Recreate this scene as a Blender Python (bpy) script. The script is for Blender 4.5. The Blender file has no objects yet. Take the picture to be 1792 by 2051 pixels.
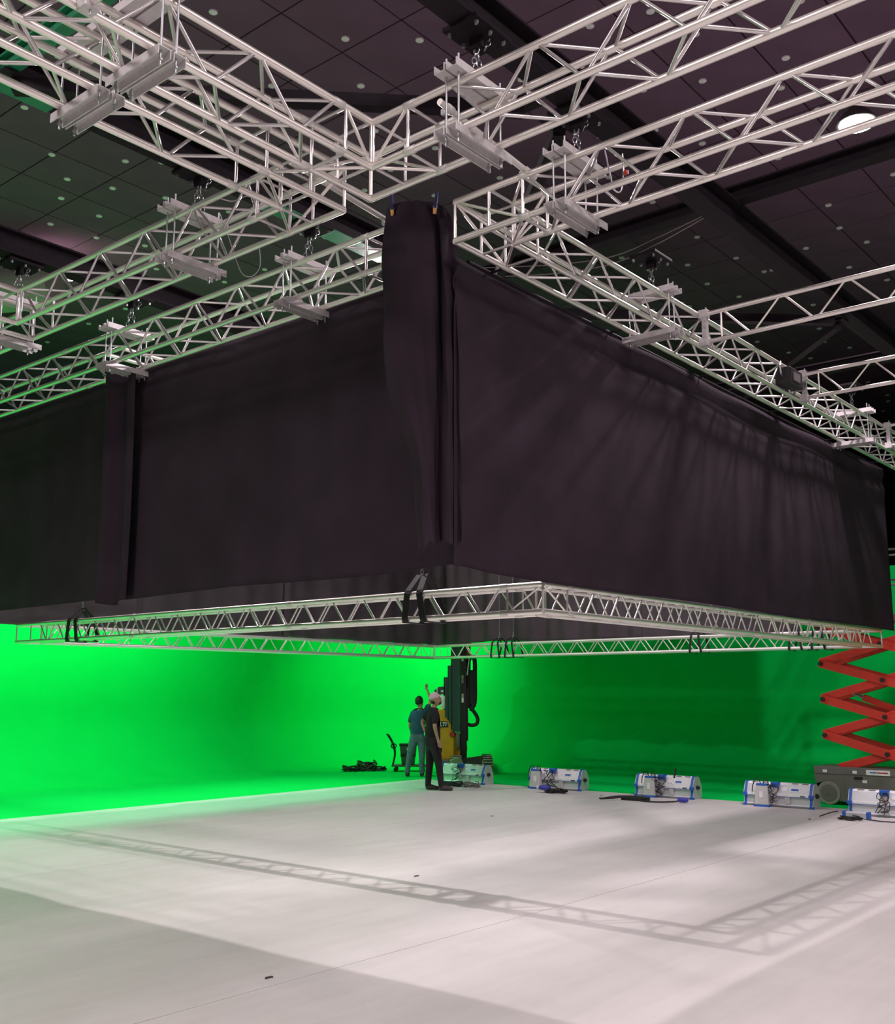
import bpy, bmesh, math, random
from mathutils import Matrix, Vector
random.seed(7)
S = bpy.context.scene
COL = S.collection
PI = math.pi

# ------------------------------------------------------------------ camera
cam_d = bpy.data.cameras.new('camera'); cam_d.sensor_fit = 'HORIZONTAL'; cam_d.sensor_width = 36.0
cam_d.lens = 36.0 * 2087.05 / 1792.0; cam_d.clip_end = 200
cam = bpy.data.objects.new('camera', cam_d); COL.objects.link(cam)
_r, _u, _f = Vector((0.640039, -0.768342, 0.000533)), Vector((-0.131274, -0.108669, 0.985372)), Vector((0.757045, 0.630746, 0.170416))
cam.matrix_world = Matrix(((_r.x, _u.x, -_f.x, 0), (_r.y, _u.y, -_f.y, 0), (_r.z, _u.z, -_f.z, 1.8), (0, 0, 0, 1)))
S.camera = cam

# ------------------------------------------------------------------ world, lights, exposure
w = bpy.data.worlds.new('hall_air'); S.world = w; w.use_nodes = True
w.node_tree.nodes['Background'].inputs[0].default_value = (0.9, 0.85, 0.95, 1)
w.node_tree.nodes['Background'].inputs[1].default_value = 0.02
S.view_settings.view_transform = 'Standard'; S.view_settings.look = 'None'
S.view_settings.gamma = 1.0; S.view_settings.use_curve_mapping = False
S.view_settings.exposure = 0.0

def area(name, loc, target, size, power, color, shape='DISK', size_y=None, spread=180):
    d = bpy.data.lights.new(name, 'AREA'); d.shape = shape; d.size = size
    if size_y: d.size_y = size_y
    d.energy = power; d.color = color; d.spread = math.radians(spread)
    o = bpy.data.objects.new(name, d); COL.objects.link(o)
    o.location = loc
    o.rotation_euler = (Vector(target) - Vector(loc)).to_track_quat('-Z', 'Y').to_euler()
    return o

HB = (1.0, 0.875, 0.88)
LAMPS = [(13.40, 4.03, 9.30), (9.39, 16.94, 9.30), (1.5, -2.5, 9.30), (-3.5, 6.5, 9.30), (7.5, -4.0, 9.30)]  # first two are visible, the last three are unseen and added as fill
HB_POWER = [480, 300, 680, 860, 540]
for (x, y, z), p in zip(LAMPS, HB_POWER):
    area('high_bay_light', (x, y, z - 0.02), (x, y, 0), 0.42 if p < 500 else 3.6, p, HB if p != 480 else (1.0, 0.84, 0.90))  # unseen fill lamps are made wide to soften their shadows
KEY = (8.36, 8.04, 6.24)
area('work_light', (KEY[0], KEY[1], KEY[2] - 0.02), (5.2, 6.6, 0), 0.09, 250, (1.0, 0.90, 0.91))
area('unseen_softbox_light', (14.0, 9.4, 6.10), (14.0, 9.4, 0), 4.0, 125, (1.0, 0.88, 1.0), 'SQUARE')  # unseen softbox, placed and tinted to brighten the lamp side of the floor
# lights of the green cyclorama, hung behind the far drapes
CYC = (0.28, 1.0, 0.46)
area('cyc_light', (6.3, 18.2, 4.4), (6.3, 20.5, 2.7), 17.0, 530, CYC, 'RECTANGLE', 0.4)
area('cyc_light', (10.0, 16.4, 4.3), (10.0, 14.2, 0.0), 13.0, 215, (0.36, 1.0, 0.56), 'RECTANGLE', 0.4, spread=100)
area('cyc_light', (18.2, 17.2, 4.4), (20.6, 18.0, 1.8), 2.0, 95, CYC, 'RECTANGLE', 0.4, spread=130)

# ------------------------------------------------------------------ materials
def mat(name, col, rough=0.6, metal=0.0, var=0.12, scale=8.0, bump=0.0, bscale=60.0, emit=None, estr=0.0, spec=0.5, sheen=0.0, stretch=None):
    m = bpy.data.materials.new(name); m.use_nodes = True
    nt = m.node_tree; n = nt.nodes; l = nt.links; b = n['Principled BSDF']
    b.inputs['Roughness'].default_value = rough; b.inputs['Metallic'].default_value = metal
    b.inputs['Specular IOR Level'].default_value = spec
    if sheen: b.inputs['Sheen Weight'].default_value = sheen
    tc = n.new('ShaderNodeTexCoord'); src = tc.outputs['Object']
    if stretch:
        mp = n.new('ShaderNodeMapping'); mp.inputs['Scale'].default_value = stretch; l.new(src, mp.inputs[0]); src = mp.outputs[0]
    nz = n.new('ShaderNodeTexNoise'); nz.inputs['Scale'].default_value = scale; nz.inputs['Detail'].default_value = 5
    l.new(src, nz.inputs['Vector'])
    rp = n.new('ShaderNodeValToRGB')
    rp.color_ramp.elements[0].position = 0.3; rp.color_ramp.elements[1].position = 0.7
    rp.color_ramp.elements[0].color = tuple(c * (1 - var) for c in col) + (1,)
    rp.color_ramp.elements[1].color = tuple(min(1, c * (1 + var)) for c in col) + (1,)
    l.new(nz.outputs['Fac'], rp.inputs[0]); l.new(rp.outputs[0], b.inputs['Base Color'])
    if bump:
        nb = n.new('ShaderNodeTexNoise'); nb.inputs['Scale'].default_value = bscale; nb.inputs['Detail'].default_value = 4
        l.new(src, nb.inputs['Vector'])
        bp = n.new('ShaderNodeBump'); bp.inputs['Strength'].default_value = bump; bp.inputs['Distance'].default_value = 0.02
        l.new(nb.outputs['Fac'], bp.inputs['Height']); l.new(bp.outputs[0], b.inputs['Normal'])
    if emit:
        b.inputs['Emission Color'].default_value = emit + (1,); b.inputs['Emission Strength'].default_value = estr
    return m

M = {}
M['alu'] = mat('brushed_aluminium', (0.93, 0.88, 0.84), 0.40, 0.80, 0.04, 30)
M['alu_brace'] = mat('thin_aluminium_brace', (0.70, 0.67, 0.675), 0.36, 0.85, 0.05, 30)
M['alu_dull'] = mat('weathered_aluminium', (0.70, 0.68, 0.65), 0.5, 0.5, 0.10, 20)
M['galv'] = mat('galvanised_steel', (0.60, 0.57, 0.58), 0.5, 0.2, 0.08, 25)
M['rod'] = mat('zinc_rod', (0.46, 0.47, 0.49), 0.4, 0.7, 0.1, 60)
M['chain'] = mat('zinc_chain', (0.45, 0.45, 0.48), 0.28, 0.9, 0.1, 60)
M['black_steel'] = mat('black_painted_steel', (0.014, 0.010, 0.014), 0.6, 0.0, 0.2, 10, spec=.12)
M['spill_steel'] = mat('green_spill_steel', (0.012, 0.20, 0.085), 0.5, 0.0, 0.12, 10)  # green light spill from the cyclorama put into the beam colour
M['ceil'] = mat('dark_ceiling_board', (0.165, 0.088, 0.146), 0.85, 0, 0.10, 1.3, 0.12, 40, spec=.2)
M['plenum'] = mat('ceiling_void', (0.03, 0.018, 0.026), 0.9)
M['drape'] = mat('black_molton_cloth', (0.036, 0.025, 0.0355), 0.95, 0, 0.16, 2.2, 0.25, 160, spec=0.15, sheen=0.0)
M['drape_in'] = mat('black_satin_lining', (0.085, 0.062, 0.076), 0.55, 0, 0.15, 3.0, 0.1, 40, spec=0.4)
M['green'] = mat('chroma_green_paint', (0.002, 0.60, 0.10), 0.8, 0, 0.03, 1.5, spec=0.04)
M['strap'] = mat('black_webbing', (0.012, 0.011, 0.014), 0.75, 0, 0.2, 40)
M['disc'] = mat('pale_ceiling_cap', (0.92, 0.82, 0.88), 0.6)
M['lamp_house'] = mat('lamp_housing_grey', (0.25, 0.23, 0.24), 0.4, 0.6)
M['lamp_glow'] = mat('lamp_glow', (1, 1, 1), 0.5, emit=(1.0, 0.95, 0.92), estr=30.0)
M['blue'] = mat('blue_plastic', (0.02, 0.12, 0.50), 0.45)
M['navy'] = mat('navy_plastic', (0.018, 0.012, 0.10), 0.5)
M['amber'] = mat('amber_rubber_tip', (0.75, 0.42, 0.12), 0.5)
M['plug'] = mat('violet_blue_plug', (0.05, 0.05, 0.42), 0.4)
M['case'] = mat('silver_lamp_case', (0.62, 0.63, 0.66), 0.4, 0.25, 0.04, 12)
M['case_white'] = mat('white_lamp_top', (0.88, 0.88, 0.90), 0.4)
M['case_dark'] = mat('grey_lamp_base', (0.22, 0.21, 0.23), 0.5)
M['sticker'] = mat('white_sticker', (0.85, 0.84, 0.85), 0.5)
M['cable'] = mat('black_cable_rubber', (0.018, 0.014, 0.015), 0.55)
M['cable_grey'] = mat('grey_cable_rubber', (0.16, 0.13, 0.13), 0.5)
M['lift_red'] = mat('lift_red_paint', (0.66, 0.040, 0.022), 0.42, 0, 0.07, 6)
M['lift_grey'] = mat('lift_grey_paint', (0.16, 0.145, 0.135), 0.5, 0, 0.10, 7)
M['dark'] = mat('dark_plastic', (0.015, 0.013, 0.015), 0.5)
M['tyre'] = mat('grey_tyre', (0.25, 0.25, 0.21), 0.75, 0, 0.1, 30)
M['yellow'] = mat('machine_yellow', (0.75, 0.36, 0.015), 0.4, 0, 0.07, 8)
M['mast'] = mat('mast_grey_green', (0.03, 0.085, 0.07), 0.45, 0.2, 0.1, 9)
M['track'] = mat('crawler_rubber', (0.06, 0.055, 0.05), 0.85, 0, 0.2, 14)
M['hub'] = mat('crawler_hub_metal', (0.42, 0.38, 0.30), 0.6, 0.2)
M['crate'] = mat('grey_tool_crate', (0.07, 0.09, 0.085), 0.5, 0, 0.12, 10)
M['skin'] = mat('skin', (0.50, 0.29, 0.20), 0.55, 0, 0.05, 20)
M['hair'] = mat('dark_hair', (0.018, 0.013, 0.012), 0.7, 0, 0.3, 60)
M['beard'] = mat('brown_beard', (0.09, 0.05, 0.035), 0.8, 0, 0.25, 70)
M['tee_black'] = mat('black_cotton_shirt', (0.020, 0.014, 0.019), 0.9, 0, 0.2, 12, 0.2, 30)
M['pants_black'] = mat('black_work_trousers', (0.022, 0.016, 0.021), 0.9, 0, 0.25, 10, 0.25, 25)
M['tee_teal'] = mat('petrol_blue_shirt', (0.020, 0.085, 0.14), 0.9, 0, 0.15, 12, 0.2, 30)
M['jeans'] = mat('blue_grey_jeans', (0.10, 0.16, 0.22), 0.9, 0, 0.2, 14, 0.2, 30)
M['cap'] = mat('pale_pink_cap', (0.72, 0.55, 0.57), 0.85, 0, 0.08, 20)
M['shoe'] = mat('dark_brown_shoe', (0.06, 0.04, 0.04), 0.6)
M['eye'] = mat('eye_white', (0.7, 0.68, 0.66), 0.3)
M['duct'] = mat('pale_duct_metal', (0.42, 0.38, 0.37), 0.6, 0.1, 0.06, 1.5)
M['hallwall'] = mat('dark_hall_wall', (0.035, 0.028, 0.034), 0.9, 0, 0.2, 0.8)
M['blade_red'] = mat('red_handle', (0.5, 0.03, 0.03), 0.4)
M['debris'] = mat('dark_debris', (0.05, 0.04, 0.03), 0.8)

def floor_mat():
    m = bpy.data.materials.new('scuffed_white_floor_paint'); m.use_nodes = True
    nt = m.node_tree; n = nt.nodes; l = nt.links; b = n['Principled BSDF']
    tc = n.new('ShaderNodeTexCoord')
    def noise(scale, detail, stretch=None, rough=0.6):
        v = tc.outputs['Object']
        if stretch:
            mp = n.new('ShaderNodeMapping'); mp.inputs['Scale'].default_value = stretch
            mp.inputs['Rotation'].default_value = (0, 0, 0.3); l.new(v, mp.inputs[0]); v = mp.outputs[0]
        t = n.new('ShaderNodeTexNoise'); t.inputs['Scale'].default_value = scale; t.inputs['Detail'].default_value = detail
        t.inputs['Roughness'].default_value = rough; l.new(v, t.inputs['Vector']); return t.outputs['Fac']
    def ramp(f, p0, p1, c0, c1):
        r = n.new('ShaderNodeValToRGB'); r.color_ramp.elements[0].position = p0; r.color_ramp.elements[1].position = p1
        r.color_ramp.elements[0].color = c0 + (1,); r.color_ramp.elements[1].color = c1 + (1,); l.new(f, r.inputs[0]); return r.outputs[0]
    def mul(a, c, fac=1.0):
        x = n.new('ShaderNodeMixRGB'); x.blend_type = 'MULTIPLY'; x.inputs[0].default_value = fac
        l.new(a, x.inputs[1]); l.new(c, x.inputs[2]); return x.outputs[0]
    base = ramp(noise(0.7, 6), 0.3, 0.75, (0.60, 0.57, 0.565), (0.68, 0.655, 0.65))
    streak = ramp(noise(2.2, 6, (0.35, 2.6, 1)), 0.34, 0.58, (0.935, 0.935, 0.935), (1, 1, 1))
    scuff = ramp(noise(14, 8, None, 0.75), 0.30, 0.42, (0.93, 0.92, 0.92), (1, 1, 1))
    c = mul(mul(base, streak), scuff)
    l.new(c, b.inputs['Base Color'])
    rr = n.new('ShaderNodeMapRange'); rr.inputs[3].default_value = 0.38; rr.inputs[4].default_value = 0.62
    l.new(noise(3.0, 5), rr.inputs[0]); l.new(rr.outputs[0], b.inputs['Roughness'])
    b.inputs['Specular IOR Level'].default_value = 0.35
    bp = n.new('ShaderNodeBump'); bp.inputs['Strength'].default_value = 0.08; bp.inputs['Distance'].default_value = 0.01
    l.new(noise(25, 5), bp.inputs['Height']); l.new(bp.outputs[0], b.inputs['Normal'])
    return m
M['floor'] = floor_mat()

# ------------------------------------------------------------------ builders
WM = {}
def tag(o, label=None, cat=None, group=None, kind=None):
    if label: o['label'] = label
    if cat: o['category'] = cat
    if group: o['group'] = group
    if kind: o['kind'] = kind
    return o
def empty(name, loc, label=None, cat=None, group=None, rz=0.0, kind=None):
    o = bpy.data.objects.new(name, None); COL.objects.link(o); o.empty_display_size = 0.1
    m = Matrix.Translation(Vector(loc)) @ Matrix.Rotation(rz, 4, 'Z')
    o.matrix_basis = m; WM[o] = m
    return tag(o, label, cat, group, kind)
def put(o, world, parent=None):
    COL.objects.link(o)
    if parent is not None:
        o.parent = parent; o.matrix_basis = WM[parent].inverted() @ world
    else: o.matrix_basis = world
    WM[o] = world
    return o

class MB:
    """collects geometry in a frame f (defaults to world axes)"""
    def __init__(s, f=None): s.v = []; s.f = []; s.fr = f or Matrix.Identity(4)
    def add(s, vs, fs):
        b = len(s.v); s.v += [s.fr @ Vector(p) for p in vs]; s.f += [tuple(b + i for i in q) for q in fs]; return s
    def box(s, a, b):
        x0, y0, z0 = (min(a[i], b[i]) for i in range(3)); x1, y1, z1 = (max(a[i], b[i]) for i in range(3))
        return s.add([(x0,y0,z0),(x1,y0,z0),(x1,y1,z0),(x0,y1,z0),(x0,y0,z1),(x1,y0,z1),(x1,y1,z1),(x0,y1,z1)],
                     [(0,3,2,1),(4,5,6,7),(0,1,5,4),(1,2,6,5),(2,3,7,6),(3,0,4,7)])
    def bar(s, p0, p1, wd, ht, up=(0,0,1)):
        p0, p1 = Vector(p0), Vector(p1); d = (p1 - p0).normalized(); up = Vector(up)
        sd = d.cross(up)
        if sd.length < 1e-4: sd = d.cross(Vector((0,1,0)))
        sd.normalize(); up = sd.cross(d).normalized(); vs = []
        for p in (p0, p1):
            for a, b in ((-1,-1),(1,-1),(1,1),(-1,1)): vs.append(p + sd*(a*wd/2) + up*(b*ht/2))
        return s.add(vs, [(0,1,2,3),(7,6,5,4),(0,4,5,1),(1,5,6,2),(2,6,7,3),(3,7,4,0)])
    def path(s, pts, r, n=8, closed=False, rs=None):
        pts = [Vector(p) for p in pts]; N = len(pts); vs = []; fs = []
        t0 = (pts[1] - pts[0]).normalized(); a = t0.orthogonal().normalized()
        for i, p in enumerate(pts):
            if closed: t = (pts[(i+1) % N] - pts[i-1])
            else: t = pts[min(i+1, N-1)] - pts[max(i-1, 0)]
            t = t.normalized() if t.length > 1e-9 else t0
            a = a - t * a.dot(t); a = a.normalized() if a.length > 1e-6 else t.orthogonal().normalized()
            b = t.cross(a); rr = rs[i] if rs else r
            for k in range(n):
                q = 2*PI*k/n; vs.append(p + a*(rr*math.cos(q)) + b*(rr*math.sin(q)))
        for i in range(N if closed else N-1):
            j = (i+1) % N
            for k in range(n): fs.append((i*n+k, i*n+(k+1) % n, j*n+(k+1) % n, j*n+k))
        if not closed: fs += [tuple(range(n-1, -1, -1)), tuple((N-1)*n+k for k in range(n))]
        return s.add(vs, fs)
    def tube(s, p0, p1, r, n=8, r1=None): return s.path([p0, p1], r, n, rs=[r, r if r1 is None else r1])
    def prism(s, poly, a, b, frame):   # poly of (p,q) extruded from a to b; frame(p,q,t)->xyz
        N = len(poly); vs = [frame(p, q, a) for p, q in poly] + [frame(p, q, b) for p, q in poly]
        fs = [(i, (i+1) % N, N+(i+1) % N, N+i) for i in range(N)] + [tuple(range(N-1,-1,-1)), tuple(range(N, 2*N))]
        return s.add(vs, fs)
    def lathe(s, prof, c, n=16, axis='z'):
        vs = []; fs = []
        for r, h in prof:
            for k in range(n):
                q = 2*PI*k/n; x, y = r*math.cos(q), r*math.sin(q)
                vs.append({'z': (c[0]+x, c[1]+y, c[2]+h), 'y': (c[0]+x, c[1]+h, c[2]+y), 'x': (c[0]+h, c[1]+x, c[2]+y)}[axis])
        for i in range(len(prof)-1):
            for k in range(n): fs.append((i*n+k, i*n+(k+1) % n, (i+1)*n+(k+1) % n, (i+1)*n+k))
        fs += [tuple(range(n-1,-1,-1)), tuple((len(prof)-1)*n+k for k in range(n))]
        return s.add(vs, fs)
    def ball(s, c, rx, ry=None, rz=None, nu=12, nv=8, fn=None):
        ry = ry or rx; rz = rz or rx; vs = [(c[0], c[1], c[2]-rz)]; fs = []
        for i in range(1, nv):
            t = PI*i/nv
            for k in range(nu):
                q = 2*PI*k/nu; d = [math.sin(t)*math.cos(q), math.sin(t)*math.sin(q), -math.cos(t)]
                if fn: d = fn(d)
                vs.append((c[0]+rx*d[0], c[1]+ry*d[1], c[2]+rz*d[2]))
        vs.append((c[0], c[1], c[2]+rz)); e = len(vs)-1
        for k in range(nu): fs.append((0, 1+(k+1) % nu, 1+k)); fs.append((e, 1+(nv-2)*nu+k, 1+(nv-2)*nu+(k+1) % nu))
        for i in range(nv-2):
            for k in range(nu): fs.append((1+i*nu+k, 1+i*nu+(k+1) % nu, 1+(i+1)*nu+(k+1) % nu, 1+(i+1)*nu+k))
        return s.add(vs, fs)
    def build(s, name, m, parent=None, smooth=False, bevel=0.0, label=None, cat=None, group=None, kind=None, origin=None):
        if parent is not None: W = WM[parent]
        elif origin is not None: W = Matrix.Translation(Vector(origin))
        else: W = Matrix.Identity(4)
        inv = W.inverted(); me = bpy.data.meshes.new(name)
        me.from_pydata([inv @ p for p in s.v], [], s.f); me.validate()
        bm = bmesh.new(); bm.from_mesh(me); bmesh.ops.recalc_face_normals(bm, faces=bm.faces); bm.to_mesh(me); bm.free()
        me.materials.append(M[m] if isinstance(m, str) else m)
        if smooth:
            me.polygons.foreach_set('use_smooth', [True]*len(me.polygons))
            try: me.set_sharp_from_angle(angle=math.radians(40))
            except Exception: pass
        o = bpy.data.objects.new(name, me); put(o, W, parent)
        if bevel:
            bv = o.modifiers.new('bevel', 'BEVEL'); bv.width = bevel; bv.segments = 2; bv.limit_method = 'ANGLE'
        return tag(o, label, cat, group, kind)

_TM = {}
def tube_mesh(m, n=10):
    if (m, n) not in _TM:
        me = bpy.data.meshes.new('tube'); vs = []; fs = []
        for z in (0, 1):
            for k in range(n): vs.append((math.cos(2*PI*k/n), math.sin(2*PI*k/n), z))
        fs = [(k, (k+1) % n, n+(k+1) % n, n+k) for k in range(n)]
        caps = [tuple(range(n-1,-1,-1)), tuple(range(n, 2*n))]
        me.from_pydata(vs, [], fs + caps); me.materials.append(M[m])
        me.polygons.foreach_set('use_smooth', [True]*n + [False]*2); _TM[(m, n)] = me
    return _TM[(m, n)]
def tube(name, p0, p1, r, m, parent, n=10):
    p0, p1 = Vector(p0), Vector(p1); d = p1 - p0
    W = Matrix.Translation(p0) @ d.to_track_quat('Z', 'Y').to_matrix().to_4x4() @ Matrix.Diagonal((r, r, d.length, 1))
    return put(bpy.data.objects.new(name, tube_mesh(m, n)), W, parent)
_BM = {}
def block(name, c, size, m, parent, rz=0.0):
    if m not in _BM:
        me = bpy.data.meshes.new('block')
        me.from_pydata([(-.5,-.5,-.5),(.5,-.5,-.5),(.5,.5,-.5),(-.5,.5,-.5),(-.5,-.5,.5),(.5,-.5,.5),(.5,.5,.5),(-.5,.5,.5)], [],
                       [(0,3,2,1),(4,5,6,7),(0,1,5,4),(1,2,6,5),(2,3,7,6),(3,0,4,7)])
        me.materials.append(M[m]); _BM[m] = me
    W = Matrix.Translation(Vector(c)) @ Matrix.Rotation(rz, 4, 'Z') @ Matrix.Diagonal((*size, 1))
    return put(bpy.data.objects.new(name, _BM[m]), W, parent)

# ------------------------------------------------------------------ the setting
# white floor in three slabs (one joint crosses the picture), green floor round it
FX, FY = 17.0, 14.82
floor = empty('floor', (0, 0, 0), kind='structure')
for y0, y1 in ((-8, 0.34), (0.346, 5.245), (5.251, 10.15), (10.156, FY)):
    MB().box((-8, y0, -0.12), (FX, y1, 0)).build('floor_slab', 'floor', floor)
MB().box((-8, -8, -0.2), (FX, FY, -0.13)).build('floor_bed', 'debris', floor)
g = MB(); YW, XW, RC = 20.5, 20.7, 1.5      # wall planes and cove radius
RK = 2.2                                    # plan radius of the cyclorama corner
def cyc_pt(s, off, z):
    # s runs along the left wall (+x), round the corner, then along the right wall (-y); off = distance in from wall face
    L1 = XW - RK + 4.0; arc = RK*PI/2
    if s < L1: return (-4.0 + s, YW - off, z)
    if s < L1 + arc:
        a = (s - L1)/RK; rr = RK - off
        return (XW - RK + rr*math.sin(a), YW - RK + rr*math.cos(a), z)
    return (XW - off, YW - RK - (s - L1 - arc), z)
prof = [(RC*(1-math.sin(a*PI/24)), RC*(1-math.cos(a*PI/24))) for a in range(13)] + [(0.0, 2.2), (0.0, 3.0), (0.0, 4.2)]
sv = [0] + [i*1.0 for i in range(1, int(XW-RK+4)+1)] + [XW-RK+4 + RK*PI/2*i/12 for i in range(13)] + [XW-RK+4+RK*PI/2 + i for i in range(1, 24)]
vs = [cyc_pt(s, o, z) for s in sv for o, z in prof]; n = len(prof)
fs = [(i*n+j, (i+1)*n+j, (i+1)*n+j+1, i*n+j+1) for i in range(len(sv)-1) for j in range(n-1)]
MB().add(vs, fs).build('wall_green_cyclorama', 'green', smooth=True, kind='structure', label='chroma green cyclorama wall with a curved foot and corner', cat='wall')
inn = [cyc_pt(s, RC, 0) for s in sv]
gf = MB()
gf.add([(-4, FY+.002, 0), (FX+.002, FY+.002, 0), (FX+.002, -6, 0)] + [p for p in reversed(inn)], [tuple(range(3+len(inn)))])
gf.build('floor_green', 'green', kind='structure')
# the lip of two thin boards that ends the green floor on the lamp side
lip = MB(); lip.box((FX+0.01, -6, 0.0), (FX+0.06, FY-0.1, 0.018)); lip.build('trim_1', 'green', kind='structure')

# ceiling of boards
HC = 9.674
ceiling = empty('ceiling', (10, 10, HC), kind='structure')
MB().box((-14, -14, HC+0.05), (48, 48, HC+0.12)).build('ceiling_void', 'plenum', ceiling)
cells = []
for i in range(-22, 39):
    for j in range(-22, 39):
        x, y = 8.26 + i*1.0, 8.60 + j*1.0
        c = Vector((x+.5, y+.5, HC-1.8)); d = c.dot(_f)
        u = c.dot(_r)/d*2087 + 896 if d > 0.5 else -9999; vv = 1025 - c.dot(_u)/d*2087 if d > 0.5 else -9999
        seen = -80 < u < 1880 and -60 < vv < 900
        cells.append((0 if seen else 1, c.length, x, y))
cells.sort()
rest = MB(); tile = None
for k, (q, dd, x, y) in enumerate(cells):
    if k < 300:
        if tile is None:
            tile = MB().box((-.489, -.489, 0), (.489, .489, .04)).build('ceiling_panel', 'ceil', ceiling); me = tile.data
            W = Matrix.Translation((x+.5, y+.5, HC)); tile.matrix_basis = WM[ceiling].inverted() @ W
            me.transform(WM[ceiling])
        else: put(bpy.data.objects.new('ceiling_panel', me), Matrix.Translation((x+.5, y+.5, HC)), ceiling)
    else: rest.box((x+.011, y+.011, HC), (x+.989, y+.989, HC+.04))
rest.build('ceiling_panels_beyond', 'ceil', ceiling, kind='stuff')
for nm, a, b in (('wall_far_x', (46, -14, 0), (46.2, 48, HC)), ('wall_far_y', (-14, 46, 0), (48, 46.2, HC)), ('wall_near_x', (-14.2, -14, 0), (-14, 48, HC)), ('wall_near_y', (-14, -14.2, 0), (48, -14, HC))):
    MB().box(a, b).build(nm, 'hallwall', kind='structure')
MB().box((-14, -14, -0.3), (48, 48, -0.22)).build('floor_hall', 'debris', kind='structure')

# ------------------------------------------------------------------ black steel grid under the ceiling
ZB = 6.27
def hbeam(name, p0, p1, label, m='black_steel', w=0.20, h=0.26, web=0.02, green=None):
    p0, p1 = Vector(p0), Vector(p1); t = empty(name, p0, label, 'beam')
    MB().bar(p0 + Vector((0,0,.01)), p1 + Vector((0,0,.01)), w, 0.02).build('bottom_flange', m, t)
    MB().bar(p0 + Vector((0,0,h/2)), p1 + Vector((0,0,h/2)), web, h-.04).build('web', m, t)
    MB().bar(p0 + Vector((0,0,h-.01)), p1 + Vector((0,0,h-.01)), w, 0.02).build('top_flange', m, t)
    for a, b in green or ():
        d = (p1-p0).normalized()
        MB().bar(p0 + d*a + Vector((0,0,-.004)), p0 + d*b + Vector((0,0,-.004)), w+.01, 0.012).build('green_spill_plate', 'spill_steel', t, label='plate coloured as green light spill')  # thin plates carry the green light spill as colour
    return t
hbeam('ceiling_beam', (-4, 4.0, ZB), (40, 4.0, ZB), 'long black steel ceiling beam with the bolted chain plates, passing over both right trusses')
hbeam('ceiling_beam', (-4, 7.1, ZB), (40, 7.1, ZB), 'black steel ceiling beam with stretches coloured as green light spill above the upper left trusses', green=((6.4, 7.75), (9.9, 11.5)))
hbeam('ceiling_beam', (-4, 10.05, ZB), (40, 10.05, ZB), 'black steel ceiling beam behind the pale duct')
hbeam('ceiling_beam', (3.3, 4.2, ZB+.001), (3.3, 30, ZB+.001), 'steel ceiling beam coloured pale green as light spill, crossing behind the nearest trusses', m='spill_steel', w=.10, h=.14)  # whole beam coloured for the green spill falling on it
hbeam('ceiling_beam', (9.2, -6, ZB+.28), (9.2, 40, ZB+.28), 'black steel cross beam meeting the long beam under the bright lamp', h=0.16, w=.16)
hbeam('ceiling_beam', (15.3, -6, ZB+.28), (15.3, 40, ZB+.28), 'distant black steel cross beam beyond the second flat truss', h=0.16, w=.16)
for a, b, lb in (((6.0, 4.25), (3.35, 6.95), 'black diagonal brace between the ceiling beams above the V-shaped truss corner'),
                 ((6.42, 4.2), (9.08, 6.98), 'black diagonal brace slanting down behind the channel clamp beside the black drape'),
                 ((12.12, 4.08), (9.32, 6.98), 'black diagonal brace behind the first flat truss'),
                 ((12.3, 4.1), (15.2, 7.0), 'black diagonal brace running down to the black hoist')):
    t = empty('diagonal_brace', (a[0], a[1], ZB-.12), lb, 'beam')
    MB().bar((a[0], a[1], ZB-.08), (b[0], b[1], ZB-.08), 0.10, 0.10).build('brace_bar', 'black_steel', t)
    for q in (a, b): MB().bar((q[0]-.12, q[1], ZB-.02), (q[0]+.12, q[1], ZB-.02), .2, .02).build('end_plate', 'black_steel', t)

# ------------------------------------------------------------------ trusses
def truss_run(T, ax, c0, c1, z0, z1, ends, blo, bhi, phase, pitch, r, rb, m='alu', braces=True, posts=(), stuff=None, mb='alu_brace'):
    """four chords along ax at cross positions c0/c1; ends[c]=(lo,hi); zigzag braces between blo and bhi"""
    P = (lambda t, c, z: (t, c, z)) if ax == 'x' else (lambda t, c, z: (c, t, z))
    for c in (c0, c1):
        for z in (z0, z1): tube('chord', P(ends[c][0], c, z), P(ends[c][1], c, z), r, m, T, 12)
    def br(a, b):
        if stuff is not None: stuff.tube(a, b, rb, 6)
        else: tube('brace', a, b, rb, mb, T, 8)
    if braces:
        k0 = math.ceil((blo - phase)/(pitch/2)); k1 = math.floor((bhi - phase)/(pitch/2))
        for k in range(k0, k1):
            t0, t1 = phase + k*pitch/2 + .022, phase + (k+1)*pitch/2 - .022
            e = k % 2 == 0
            A, B = (z1, z0) if e else (z0, z1)
            br(P(t0, c0, A), P(t1, c0, B)); br(P(t0, c1, B), P(t1, c1, A))
            A, B = (c0, c1) if e else (c1, c0)
            br(P(t0, A, z1), P(t1, B, z1)); br(P(t0, B, z0), P(t1, A, z0))
    for t in posts:
        for c in (c0, c1): br(P(t, c, z0), P(t, c, z1))
        for z in (z0, z1): br(P(t, c0, z), P(t, c1, z))
def couplers(T, ax, t, cs, zs, r, m='alu_dull'):
    for c in cs:
        for z in zs:
            p = (t-.045, c, z) if ax == 'x' else (c, t-.045, z); q = (t+.045, c, z) if ax == 'x' else (c, t+.045, z)
            tube('coupler', p, q, r*1.13, m, T, 10)
Z0, Z1, CR, BR, PT = 5.43, 5.77, 0.0262, 0.0125, 0.70
SP = 0.34
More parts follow.
